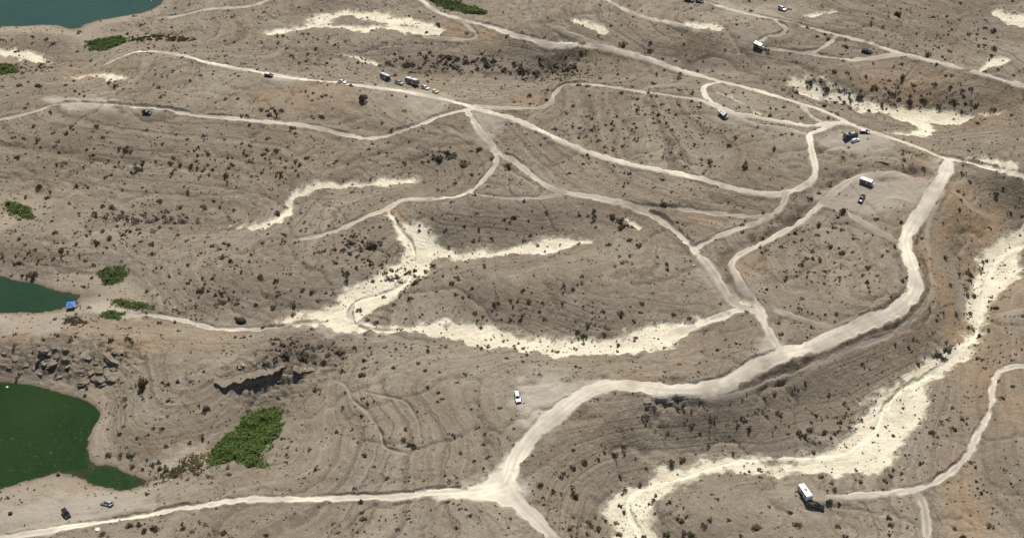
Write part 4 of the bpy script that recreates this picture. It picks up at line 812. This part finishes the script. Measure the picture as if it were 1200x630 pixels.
ROCKS = '76,421,12 103,419,14 139,411,17 132,422,19 68,441,19 79,429,11 95,439,8 99,447,18 120,445,19 121,450,12 133,441,20 126,438,11 144,446,8 136,451,8 97,430,10 117,435,10 107,437,10 47,438,8 60,426,16 52,410,16 63,407,13 76,409,13 86,411,8 45,422,11 53,425,10 93,411,8 108,410,8 112,425,8 151,426,6 149,433,5 133,433,10 57,414,8 30,428,10 18,420,8 35,412,9 10,430,8 24,436,9 5,414,7 110,443,8 88,421,7 143,425,7 66,417,9 124,428,8 155,440,5 40,431,7'
RM = [rock_mesh(s_, 1, .62+.06*(s_ % 6), .30+.04*(s_ % 5), 1.1, 3) for s_ in range(14)]
for m_ in RM: m_.materials.append(M_['rock'])
rk = PL(ROCKS); rx, ry = unproj(rk[:, 0], rk[:, 1], H); rz_ = H(rx, ry)
for i in range(len(rk)):
    o = link('boulder', RM[i % 14]); w_ = rk[i, 2]*mpp(rk[i, 1])*.52; o.location = (rx[i], ry[i], rz_[i]+w_*.06); o.scale = (w_*random.uniform(.8, 1.25), w_*random.uniform(.7, 1.3), w_*random.uniform(.8, 1.5)); o.rotation_euler = (random.uniform(-.05, .4), random.uniform(-.15, .15), random.uniform(-.6, .6))
    zone = 'upper row of the ledges above the green cove' if rk[i, 1] < 418 else ('middle band of the ledges above the green cove' if rk[i, 1] < 433 else 'lowest band of the ledges nearest the green cove'); sz = 'broad' if rk[i, 2] > 11 else 'small'
    tag(o, f'{sz} weathered tan boulder in the {zone}', 'boulder', f'{sz} boulders, {zone}'); NUM.append((o, rk[i, 0], rk[i, 1]))
for (px, py, w_, mt, lab) in ((114.5, 620.5, 2.3, 'whiterock', 'white rock tucked behind the round brown bush at lower left'), (200.5, 563, 1.4, 'palerock', 'pale rock on the muddy inlet shore below the thicket'), (813, 311, 1.0, 'whiterock', 'small white rock beside the diagonal grey road'), (285, 428, 1.6, 'palerock', 'pale slab just above the dark undercut ledge'), (281, 430.5, 1.3, 'palerock', 'rounded pale stone left of the pale slab above the ledge'), (355, 433, 2.8, 'palerock', 'large pale cap rock at the right end of the undercut ledge'), (205, 361, 1.6, 'palerock', 'pale rock near the green strip by the shore track')):
    o = link('boulder', rock_mesh(int(px), 1, .8, .6)); o.data.materials.append(M_[mt]); o.location = at(px, py)+Vector((0, 0, w_*.1)); o.scale = (w_*.55,)*3; o.rotation_euler = (0, 0, px); tag(o, lab, 'boulder')
LAB = ['long undercut rock ledge with black shade beneath above the thicket', 'short undercut ledge at the head of the ravine', 'broken rock lip on the bank below the wide road', 'dark cut bank below the coach pad']
for li, (q, lab) in enumerate(zip(LEDGE_W, LAB)):
    r = empty('rock_ledge', (q[0, 0], q[0, 1], float(H(q[:1, 0], q[:1, 1])[0]))); tag(r, lab, 'rock ledge'); base = Vector(r.location); k = 0; dst = np.r_[0, np.cumsum(np.hypot(*np.diff(q, axis=0).T))]; t = 0
    rs = random.Random(li+5); big = (1.0, .9, .6, .4)[li]
    while t < dst[-1]-.5:                              # overhanging beds of rock, each a stretch of lip with a hollow under it
        ln = min(rs.uniform(3.0, 6.5)*big, dst[-1]-t); ns = max(int(ln/.45), 4); vs, fs = [], []; jx = rs.uniform(-.5, .5)*big; th = rs.uniform(.35, .8)*big
        for i in range(ns+1):
            s_ = t+ln*1.06*i/ns; x = float(np.interp(s_, dst, q[:, 0])); y = float(np.interp(s_, dst, q[:, 1])); zb = float(H(np.array([x]), np.array([y+2.2]))[0]); tap_ = min(1, 1.5*min(i, ns-i)/ns+.75)
            lip = (1.2+.9*float(vnoise(x/2.6, 3.3, 7+li))+.3*float(vnoise(x/.9, 1.7, 5+li))+jx)*big*tap_; dz = .25*float(vnoise(x/.7, y/.7, 9))*big
            for (yy, z_) in ((2.6, zb-.35), (1.6, zb+.06), (.2, zb+.02+dz*.6), (-lip, zb-.12+dz), (-lip+.08, zb-.12-th*tap_+dz), (.6, zb-.3-th*1.3), (2.4, zb-1.6*th-.2)): vs.append((x-base.x, y+yy*(big if yy < 1 else 1)-base.y, z_-base.z))
        for i in range(ns):
            for c_ in range(7): d_ = (c_+1) % 7; fs.append((i*7+c_, i*7+d_, (i+1)*7+d_, (i+1)*7+c_))
        link('slab', np_mesh('slab', vs, fs), M_['rock'], r); t += ln
    for k in range(int(dst[-1]/3)):
        s_ = rs.uniform(0, dst[-1]); x = float(np.interp(s_, dst, q[:, 0])); y = float(np.interp(s_, dst, q[:, 1]))-rs.uniform(1.5, 4)*big; o = link('fallen_block', RM[rs.randrange(14)], None, r); w_ = rs.uniform(.4, 1.0)*big
        o.location = Vector((x, y, float(H(np.array([x]), np.array([y]))[0])+.05))-base; o.scale = (w_, w_, w_*1.3); o.rotation_euler = (0, 0, rs.uniform(0, 6))
# ---------------------------------------------------------------- plants
def proj(x, y, z):
    yy = y; zz_ = z-CAM_Z; dep = yy*cp-zz_*sp; up = yy*sp+zz_*cp
    return 600+FPX*x/dep, 315-FPX*up/dep
def tuft(seed, nleaf, flat=.7, size=.34, core=True, lean=.0):
    """leafy clump of unit radius resting on z = 0: many small bent leaf faces through a lumpy volume"""
    rs = np.random.default_rng(seed); lob = rs.normal(0, 1, (7, 3)); lob[:, 2] = abs(lob[:, 2])*.7; lob /= np.linalg.norm(lob, axis=1)[:, None]; lob *= rs.uniform(.35, .7, (7, 1)); lr = rs.uniform(.32, .55, 7)
    k = rs.integers(0, 7, nleaf); d = rs.normal(0, 1, (nleaf, 3)); d /= np.linalg.norm(d, axis=1)[:, None]
    c = lob[k]+d*lr[k][:, None]*rs.uniform(.55, 1.0, (nleaf, 1)); c[:, 2] = np.abs(c[:, 2])*flat+.04
    nrm = d+rs.normal(0, .5, d.shape); nrm /= np.linalg.norm(nrm, axis=1)[:, None]
    t1 = np.cross(nrm, rs.normal(0, 1, d.shape)); t1 /= np.linalg.norm(t1, axis=1)[:, None]; t2 = np.cross(nrm, t1); s_ = rs.uniform(.55, 1.2, (nleaf, 1))*size
    a = c-t1*s_*.5; b = c+t2*s_*.42; e = c+t1*s_*.5; f = c-t2*s_*.42; b = b+nrm*s_*.12; f = f+nrm*s_*.12
    v = np.stack([a, b, e, f], 1).reshape(-1, 3); v[:, 2] = np.maximum(v[:, 2], -.03); return v, np.arange(len(v)).reshape(-1, 4)
def stems(seed, n_=7):
    rs = random.Random(seed); b = MB()
    for i in range(n_): a = rs.uniform(0, 6.28); q = rs.uniform(.25, .6); b.tube((math.cos(a)*.06, math.sin(a)*.06, -.08), (math.cos(a)*q, math.sin(a)*q, rs.uniform(.3, .6)), .035, 5, .012)
    return b.mesh('stems')
BIGT = [np_mesh('foliage', *tuft(100+i, 260, .85, .26)) for i in range(6)]; STM = [stems(i) for i in range(3)]
for s_ in STM: s_.materials.append(M_['bark'])
SMALLT = {k: [] for k in ('dark', 'olive', 'grey')}
for k in SMALLT:
    for i in range(4): m_ = np_mesh('desert_shrub', *tuft(200+i, 110, .85, .34)); m_.materials.append(M_[k]); SMALLT[k].append(m_)
BIGK = {}
for k in ('dark', 'olive', 'grey'):
    BIGK[k] = []
    for m_ in BIGT: c_ = m_.copy(); c_.materials.append(M_[k]); BIGK[k].append(c_)
MAN = '''
30,126,5 39,146,5 37,136,4 28,161,5 35,165,4 76,181,4 95,159,4 120,160,5 129,162,3 140,172,7 147,174,9 153,176,7 75,189,9g 20,183,8 42,184,4 135,194,5 160,196,9 166,197,7 183,188,5 200,190,8 210,191,7 225,193,8 231,195,5 244,192,5 238,199,5 265,203,8 172,184,4 205,198,6 113,146,7 135,99,8 128,97,6 77,99,5 45,99,9 23,99,7 185,102,6 278,115,5 235,87,5 190,30,4 55,45,6 73,45,4 62,50,6 276,98,4
379,139,4 388,139,3 562,173,9 324,175,8 310,179,5 360,184,7 343,147,8g 306,126,8g 330,128,9g 515,183,13 545,188,15g 532,180,11g 595,193,10 500,180,5 513,27,5 547,38,5 455,72,8 475,75,9 483,74,8 500,66,6 527,65,9 535,67,8 545,70,8 567,68,8 570,75,10 578,70,8 590,80,8 560,80,7 610,80,12 630,83,12 650,82,10 665,80,9 672,78,7
797,85,5 796,91,6 817,82,5 723,135,5 672,123,5 743,144,5 819,124,6 838,147,4 862,161,6 832,186,8g 873,194,9 854,169,7 772,141,5 677,172,4 763,49,5 730,50,11 762,58,8 697,27,4 880,12,5 620,111,7
918,124,6 939,137,5 903,134,6 1057,88,7 1095,97,6 1129,104,5 1138,103,6 1151,110,4 1113,101,5 1123,74,4 1088,63,8 1035,63,4 990,54,8 970,44,6 1048,53,5 1052,15,9 1065,18,5 1081,26,5 1090,31,5 1097,36,4 1140,33,5 1163,35,7 1165,56,8 1126,43,5 1187,92,5 1078,84,5 978,83,6 948,95,8 968,103,9 989,104,7 1008,111,10 1025,101,8 1047,109,6 1066,118,9 1083,116,10 1099,123,6 1117,117,9 1142,122,6 1164,127,8
46,217,10 57,230,8o 98,244,5 120,240,7 132,241,9 187,234,8 220,224,6 210,242,7 240,243,6 274,245,6 65,271,8 72,291,9 110,281,8 114,283,9 128,278,8 120,270,7 39,319,13o 23,307,9o 3,300,7o 165,281,6 178,284,8 177,296,6 190,288,5 208,274,6 260,300,8o 271,304,8o 249,287,6 257,291,6 279,288,5 285,281,5 275,273,5 223,316,5 220,330,6 237,338,8 255,354,10g 262,351,9g 18,390,6 36,391,5 46,391,5 51,396,6 68,393,5 83,396,7 120,390,6 130,395,7 150,395,9o 154,399,6 166,385,5 163,403,5 140,253,12g 160,256,14g 175,257,12g 195,258,11g 215,256,13g 232,258,9g
306,322,10 323,327,8 354,339,7 366,340,8 343,356,8 320,358,10 405,319,7 402,291,6 410,283,9 435,284,14 369,291,5 507,309,8 500,317,7 487,329,9 480,348,8 421,362,8 430,373,7 440,376,7 535,323,7 530,330,7 583,354,7 580,338,5 560,352,5 543,361,5 557,365,6 308,381,6 325,248,10o 335,411,14g 352,415,12g 400,409,11g 386,414,10g 325,396,7 392,425,8g
718,251,9 726,256,8 728,264,9 738,280,8 748,285,8 713,285,7 697,252,6 640,247,6 778,237,11 870,262,6 893,277,6 684,320,5 612,339,6 708,306,4 730,336,5 752,354,6 727,365,9 644,364,5 620,351,7 688,379,7 678,386,7 684,392,9 708,390,6 745,395,6 790,367,6 808,371,6 824,373,4 874,373,5
988,245,10o 972,287,8 987,294,9 945,301,6 968,306,5 959,261,6 937,254,6 949,231,7 973,217,7 1010,298,5 1016,312,6 1027,256,7 1123,223,6 1167,225,7 1183,248,6 1107,300,9 1123,319,6 1113,332,6 1073,289,5 1080,330,5 1057,328,6 1040,306,5 1046,334,5 920,320,5 905,365,5 952,382,6 980,367,6 961,357,5 1100,414,12 1110,407,10 1140,344,10 1138,322,7 1120,366,7 1107,419,8
152,613,10o 163,612,10o 170,619,9o 181,616,13o 121,622,11g 225,621,6 262,622,9 222,517,6 240,476,10 190,501,7 197,467,6 171,494,5 140,506,7o 127,531,8o 142,531,7o 154,533,7o 195,521,6 236,511,7 163,433,5 192,446,5 215,446,5
424,437,11o 370,454,9o 378,470,3 406,483,4 413,489,4 442,501,4 473,513,6 484,520,9o 468,461,5 488,449,5 550,483,5 533,504,5 546,503,5 540,529,6 556,539,6 571,534,7 437,556,5 453,559,6 416,571,7 424,599,8 426,605,9 449,608,4 466,619,6 535,617,6 550,603,6 590,627,5
794,464,6 685,539,10 671,545,9 673,576,13 657,557,6 634,566,9 648,574,7 667,616,8 690,610,8 701,617,9 689,623,7 731,572,8 799,536,10 787,538,8 732,521,7 721,529,8 796,486,4 781,623,9 802,621,8 811,623,9 825,613,8 885,613,14g 722,611,7 725,623,9 755,627,7 766,585,8 868,626,6
936,505,10 949,501,10 907,459,6 923,466,5 936,438,5 957,442,5 1092,504,10 1117,501,8 1174,465,7 1188,451,6 1172,473,5 1153,523,4 978,572,7 972,585,9 1042,605,8 1044,613,8 935,612,13g 982,615,7 990,626,8 1158,614,8 1119,617,6 1129,627,10
'''
LM = [(40,150,'on the left slope below the grey road'),(190,190,'in the brushy rows left of the middle gully'),(110,90,'beside the cream patch near the far lake'),(330,130,'between the ridge road and the grey road'),(300,180,'on the slope below the grey road bend'),(540,180,'left of the hooked road descending from the junction'),(500,70,'in the brush line behind the convoy'),(640,80,'in the dark hollow below the upper road'),(800,88,'beside the upper road left of the hairpin'),(720,130,'on the fan-shaped terraced slope'),(860,170,'between the hairpin and the ridge road'),(740,45,'on the dark far slope above the upper road'),(1080,90,'on the flat below the far road'),(1080,30,'on the top right hillside'),(980,50,'around the far track junction'),(960,98,'at the upper end of the brushy cream wash'),(1090,118,'along the far bank of the brushy cream wash'),(60,220,'above the left edge thicket'),(130,240,'above the grey brush strip on the left'),(170,256,'in the grey brush strip'),(90,280,'on the headland above the small inlet'),(200,285,'on the slope right of the small inlet'),(265,290,'on the open slope below the middle gully'),(250,345,'above the black tent'),(40,390,'on the spit between the two coves'),(140,395,'at the right end of the spit'),(335,340,'on the dark slope left of the wash junction'),(410,290,'below the end of the hooked road'),(490,325,'lining the right edge of the wash junction'),(430,370,'at the mouth of the wash junction'),(360,410,'in the dark brushy ravine head'),(555,350,'on the left end of the long terraced hill'),(690,320,'on the top of the long terraced hill'),(690,385,'along the foot of the long terraced hill'),(725,265,'at the end of the white wash arm'),(778,237,'beside the thin straight track'),(880,270,'along the grey bank left of the inner loop'),(980,290,'on the bench inside the haul road curve'),(960,365,'at the lower end of the bench'),(1070,310,'lining the wide haul road bend'),(1120,320,'on the ochre bank above the cream wash'),(1160,230,'above the ochre bank at the right'),(1105,412,'where the ochre bank meets the cream wash'),(165,615,'below the lower road near the parked cars'),(250,620,'below the lower road left of centre'),(200,490,'on the hill behind the green cove'),(140,520,'on the tip of the cove peninsula'),(424,437,'at the head of the footpath'),(370,454,'beside the undercut ledge'),(420,480,'along the footpath'),(480,515,'at the foot of the footpath'),(545,500,'on the slope left of the haul road'),(440,560,'just above the lower road'),(440,605,'just below the lower road'),(545,610,'below the lower junction on the left'),(670,550,'on the dark bank right of the lower junction'),(690,615,'in the hollow right of the lower junction'),(735,525,'on the dark bank above the wash'),(790,535,'on the bank where the wash bends'),(795,475,'below the wide haul road'),(750,600,'inside the lowest bend of the cream wash'),(815,620,'on the flat beside the lowest wash bend'),(885,613,'on the flat left of the white trailer'),(940,503,'on the bank above the middle of the wash'),(930,455,'on the bench just below the haul road'),(1100,500,'between the wash and the right-hand road'),(1175,462,'right of the right-hand road'),(975,578,'beside the parked trailer'),(1000,618,'below the parked trailer'),(1140,615,'in the lower right corner')]
man = []
for t in MAN.split():
    a = t.split(','); k = {'g': 'grey', 'o': 'olive'}.get(a[2][-1], 'dark'); man.append((float(a[0]), float(a[1]), float(a[2].rstrip('go')), k))
man.sort(key=lambda q: -q[2]); man = man[:300]
mx, my = unproj(np.array([q[0] for q in man]), np.array([q[1]+q[2]*.3 for q in man]), H); mz = H(mx, my)
for i, (px, py, s_, k) in enumerate(man):
    w_ = s_*mpp(py)*(.57 if s_ < 10 else .52); ph = min(LM, key=lambda l: (l[0]-px)**2+((l[1]-py)*1.4)**2)[2]
    hs = w_*random.uniform(.8, 1.05)*(.65 if k == 'grey' else 1.0); rz0 = random.uniform(0, 6.28)
    if s_ >= 9:
        o = empty('desert_shrub', (mx[i], my[i], mz[i]-.05), rz0); f = link('foliage', BIGK[k][i % 6], None, o); g_ = link('stems', STM[i % 3], None, o); o.scale = (w_, w_, hs)
    else:
        o = link('desert_shrub', SMALLT[k][i % 4]); o.location = (mx[i], my[i], mz[i]-.05); o.rotation_euler = (0, 0, rz0); o.scale = (w_*1.05, w_*1.05, hs)
    sz = 'broad' if s_ >= 10 else ('mid-sized' if s_ >= 7 else 'small'); cn = {'dark': 'dark brown-green', 'olive': 'olive green', 'grey': 'dry grey'}[k]
    tag(o, f'{sz} {cn} shrub {ph}', 'shrub', f'{sz} {cn} shrubs {ph}'); NUM.append((o, px, py))
def tree(px, py, w_, h_, mat, lab, seed):
    r = empty('desert_tree', at(px, py)); b = MB(); b.tube((0, 0, -.15), (.05, 0, h_*.4), .14, 8, .09)
    rs = random.Random(seed)
    for i in range(6): a = i*1.05; b.tube((.05, 0, h_*rs.uniform(.2, .4)), (math.cos(a)*w_*.3, math.sin(a)*w_*.3, h_*rs.uniform(.55, .75)), .07, 6, .03)
    b.build('trunk', M_['bark'], r); v, f = tuft(seed, 900, 1.0, .2); v = v*np.array([w_*.55, w_*.55, h_*.72]); v[:, 2] += h_*.2
    link('crown', np_mesh('crown', v, f), M_[mat], r); return tag(r, lab, 'tree')
tree(426, 119, 4.8, 4.0, 'dark', 'lone round dark tree below the ridge road convoy', 31); tree(167, 452, 4.6, 4.6, 'olive', 'lone upright green tree on the hill behind the cove', 33)
THICK = [('245,527 270,505 285,487 305,477 325,472 333,485 332,505 318,520 308,535 316,550 290,548 270,541 246,548 238,538', 'green', 1.5, 'large bright green thicket in the hollow below the undercut ledge'),
 ('160,566 180,558 200,545 222,530 246,524 246,548 222,554 195,566 172,571', 'olive', .8, 'sparse olive reed fringe along the muddy inlet end'),
 ('113,319 130,312 148,312 151,322 140,333 120,334', 'green', 1.6, 'rounded green thicket just above the small inlet'), ('125,352 140,350 160,352 185,356 183,364 160,364 140,360', 'green', 1.2, 'long green thicket strip beside the shore track'),
 ('2,236 20,236 38,245 42,256 30,258 10,250', 'green', 1.3, 'green thicket by the left edge below the terraced slope'), ('98,48 115,46 138,42 150,44 150,50 140,54 122,60 104,60', 'green', 1.4, 'dense green thicket in the gully by the far lake'),
 ('150,44 165,40 185,41 215,43 232,46 225,49 190,47 152,49', 'olive', 1.2, 'olive strip of growth trailing right of the far gully thicket'), ('500,-6 540,1 562,10 573,16 560,18 530,13 504,3', 'green', 1.2, 'green thicket at the top middle beside the upper road'),
 ('113,367 130,362 148,366 140,376 120,374', 'green', 1.2, 'small green thicket just below the shore flat'), ('72,373 90,370 108,376 95,384 75,380', 'olive', .8, 'low olive thicket on the spit below the blue canopy'), ('-6,72 16,75 24,84 6,88 -6,87', 'green', 1.2, 'green thicket at the left edge below the cream gully')]
for ti, (tx, k, hh, lab) in enumerate(THICK):
    p = PL(tx); x, y = unproj(p[:, 0], p[:, 1], H); c_ = np.array([x.mean(), y.mean()]); rs = np.random.default_rng(ti+400)
    n_ = int((x.max()-x.min())*(y.max()-y.min())*(30 if ti != 1 else 12)); X = rs.uniform(x.min(), x.max(), n_); Y = rs.uniform(y.min(), y.max(), n_); ins = np.zeros(n_, bool)
    wob = 1.3*vnoise(X/2.5, Y/2.5, 91); Xw = X+wob; Yw = Y+1.3*vnoise(X/2.5, Y/2.5, 95)
    for i in range(len(x)):
        j = (i+1) % len(x); c1 = (y[i] > Yw) != (y[j] > Yw); ins ^= c1 & (Xw < (x[j]-x[i])*(Yw-y[i])/(y[j]-y[i]+1e-9)+x[i])
    X, Y = X[ins], Y[ins]; hgt = .72*hh*np.clip(.7+.9*fbm(X/3.2, Y/3.2, 3, 97), .15, 1.6)
    ed = np.full(len(X), 99.)
    for i in range(len(x)): a_ = np.array([x[i], y[i]]); d_ = np.array([x[(i+1) % len(x)], y[(i+1) % len(x)]])-a_; t_ = np.clip(((X-a_[0])*d_[0]+(Y-a_[1])*d_[1])/(d_@d_), 0, 1); ed = np.minimum(ed, np.hypot(X-a_[0]-d_[0]*t_, Y-a_[1]-d_[1]*t_))
    kk = rs.random(len(X)) < .12+.88*sstep(0, 2.2, ed+1.2*vnoise(X/1.6, Y/1.6, 99)); X, Y, hgt = X[kk], Y[kk], hgt[kk]*(.45+.55*sstep(0, 2.5, ed[kk]))
    if k == 'olive': kk = fbm(X/2.2, Y/2.2, 2, 98) > -.12; X, Y, hgt = X[kk], Y[kk], hgt[kk]
    n_ = len(X); zz_ = H(X, Y); keepw = zz_ > -.6; X, Y, zz_, hgt = X[keepw], Y[keepw], zz_[keepw], hgt[keepw]; n_ = len(X)
    c3 = np.stack([X, Y, zz_+hgt*rs.uniform(.35, 1.0, n_)], 1)
    nr = rs.normal(0, .6, (n_, 3)); nr[:, 2] = abs(nr[:, 2])+.4; nr /= np.linalg.norm(nr, axis=1)[:, None]; t1 = np.cross(nr, rs.normal(0, 1, (n_, 3))); t1 /= np.linalg.norm(t1, axis=1)[:, None]; t2 = np.cross(nr, t1); s_ = rs.uniform(.4, .95, (n_, 1))
    v = np.stack([c3-t1*s_*.5, c3+t2*s_*.3, c3+t1*s_*.5, c3-t2*s_*.3], 1).reshape(-1, 3); o0 = np.array([c_[0], c_[1], float(H(c_[:1], c_[1:])[0])])
    r = empty('thicket', o0); link('foliage', np_mesh('foliage', v-o0, np.arange(len(v)).reshape(-1, 4)), M_[k], r)
    sb = MB()
    for i in range(0, n_, max(n_//60, 1)): sb.tube((X[i]-o0[0], Y[i]-o0[1], zz_[i]-.1-o0[2]), (X[i]-o0[0]+random.uniform(-.2, .2), Y[i]-o0[1], zz_[i]+hgt[i]*.8-o0[2]), .04, 5, .015)
    sb.build('stems', M_['bark'], r); tag(r, lab, 'thicket')
# the uncountable rest: low scrub and stones
ZONES = [(390,300,100,50,1.0),(150,262,110,30,.9),(455,318,45,32,1.6),(90,290,110,35,.8),(260,330,80,45,.9),(560,262,120,25,.9),(640,360,170,45,.6),(770,150,130,60,.9),(970,310,85,65,.9),(1060,50,160,50,.6),(540,76,110,13,1.8),(640,80,50,12,1.8),(1040,112,120,16,1.4),(850,495,130,26,1.1),(1100,480,45,40,.9),(1000,505,70,45,.9),(740,590,35,40,.9),(880,605,120,26,.5),(450,490,130,60,.35),(200,485,70,50,.7),(230,192,180,35,.9),(80,420,90,20,.5),(360,410,50,18,1.6),(1150,340,25,90,.8),(680,540,60,60,.7),(1090,300,20,80,.9),(330,60,200,30,.6),(620,400,160,12,.8),(210,545,40,16,1.3),(800,180,120,40,.7),(300,100,200,20,.5),(1150,560,60,60,.5)]
BRUSH = [(530,74,75,8,1.6),(640,79,45,9,1.9),(185,256,52,7,1.9),(350,412,32,9,1.7),(395,408,22,9,1.6),(965,101,28,5,.9),(1050,112,60,7,.8),(1110,118,50,6,.7),(535,184,32,6,1.2),(260,350,20,9,1.3),(410,285,40,14,.7),(455,318,30,24,.6),(300,200,60,12,.5),(720,256,22,9,1.0),(850,488,80,12,.5),(1135,335,6,60,.9),(1105,412,12,8,1.4),(690,610,20,14,.7),(60,160,40,8,.4),(330,135,40,7,.7),(650,70,50,5,.8),(30,80,30,8,1.),(210,550,40,10,.8)]
def scatter(name, n_, szlo, szhi, tsrc, mat, lab, seed, bgd=.12, power=2.2, flat=1.0, sandok=.8, cat_='scrub', zones=None, mult=9):
    rs = np.random.default_rng(seed); X = rs.uniform(-330, 330, n_*mult); Y = rs.uniform(255, 715, n_*mult); Z = H(X, Y); px, py = proj(X, Y, Z)
    d = np.full(len(X), bgd)
    for (bx, by, rx_, ry_, st) in (zones or ZONES): d = np.maximum(d, st*.62*np.exp(-((px-bx)/rx_)**2-((py-by)/ry_)**2))
    d = d*np.clip(.65+1.3*fbm(X/9, Y/9, 3, seed), .05, 1.8); clump = np.clip(fbm(X/2.8, Y/2.8, 2, seed+3)*2+.6, .1, 1.5); d *= clump
    d *= (1-np.clip(fieldat(M_road, X, Y)*1.6, 0, 1))*(1-np.clip(fieldat(M_patch, X, Y)*1.5, 0, .93))*(1-fieldat(M_sand, X, Y)*(1-sandok))
    d[(Z < .25) | (px < -25) | (px > 1225) | (py < -25) | (py > 655)] = 0
    ok = np.where(rs.random(len(X)) < d)[0][:n_]; X, Y, Z = X[ok], Y[ok], Z[ok]; n_ = len(X)
    w_ = szlo+(szhi-szlo)*rs.random(n_)**power; a = rs.uniform(0, 6.28, n_); var = rs.integers(0, len(tsrc), n_); VS, FS, off = [], [], 0
    for k, (tv, tf) in enumerate(tsrc):
        s_ = np.where(var == k)[0]
        if not len(s_): continue
        ca, sa = np.cos(a[s_]), np.sin(a[s_]); ws = w_[s_][:, None]
        v = np.stack([(tv[None, :, 0]*ca[:, None]-tv[None, :, 1]*sa[:, None])*ws+X[s_][:, None], (tv[None, :, 0]*sa[:, None]+tv[None, :, 1]*ca[:, None])*ws+Y[s_][:, None], tv[None, :, 2]*ws*flat*rs.uniform(.75, 1.2, (len(s_), 1))+Z[s_][:, None]-.03], -1).reshape(-1, 3)
        f = (tf[None]+(np.arange(len(s_))*len(tv))[:, None, None]).reshape(-1, tf.shape[1])+off; VS.append(v); FS.append(f); off += len(v)
    o = link(name, np_mesh(name, np.concatenate(VS), np.concatenate(FS)), M_[mat]); tag(o, lab, cat_, kind='stuff'); return n_
T1 = [tuft(300+i, 26, .9, .62) for i in range(4)]; T2 = [tuft(320+i, 9, .8, 1.0) for i in range(5)]
def rk_t(seed):
    m_ = rock_mesh(seed, 1, .8, .6, 1, 1); v = np.array([q.co[:] for q in m_.vertices]); f = np.array([q.vertices[:] for q in m_.polygons]); bpy.data.meshes.remove(m_); return v, f
print('scrub', scatter('wash_scrub', 900, .3, .95, T1, 'dark', 'small dark bushes dotted over the pale sand of the washes', 508, 0., zones=[(1000,505,70,50,1.5),(745,590,35,45,1.4),(850,545,80,12,.8),(455,318,36,26,1.8),(1010,118,60,9,1.2),(640,402,120,9,.9),(1160,310,30,40,.6),(420,372,40,12,1.)], mult=40, sandok=1.), scatter('brush_belt', 2200, .5, 1.7, T1, 'grey', 'belts of dry grey brush crowding the hollows and gullies', 506, 0., zones=BRUSH, flat=.8, mult=45), scatter('dark_brush', 1500, .5, 1.5, T1, 'dark', 'belts of dark brush crowding the hollows and gullies', 507, 0., zones=BRUSH, mult=45), scatter('low_scrub', 4600, .42, 1.35, T1, 'dark', 'low dark desert scrub dotted thickly over the slopes', 501), scatter('dry_scrub', 3400, .45, 1.4, T1, 'grey', 'low dry grey brush scattered over the ground', 502, flat=.7),
 scatter('small_scrub', 13000, .2, .62, T2, 'dark', 'tiny dark tufts speckling the open ground', 503, .32), scatter('dry_tufts', 7000, .18, .5, T2, 'grey', 'tiny dry grass tufts speckling the ground', 504, .32), scatter('stones', 5000, .10, .42, [rk_t(i) for i in range(4)], 'rock', 'loose stones strewn over the ground', 505, .3, 2.6, cat_='stones'))

ORD = ['leftmost', 'second-from-left', 'third-from-left', 'fourth-from-left', 'fifth-from-left', 'sixth-from-left', 'seventh-from-left', 'eighth-from-left', 'ninth-from-left', 'tenth-from-left', 'eleventh-from-left', 'twelfth-from-left', 'thirteenth-from-left']
byl = {}
for q in NUM: byl.setdefault(q[0]['label'], []).append(q)
for lab, qs in byl.items():
    if len(qs) > 1:
        qs.sort(key=lambda q: q[1])
        for i, q in enumerate(qs): q[0]['label'] = ('rightmost' if i == len(qs)-1 else ORD[min(i, 12)])+' '+lab
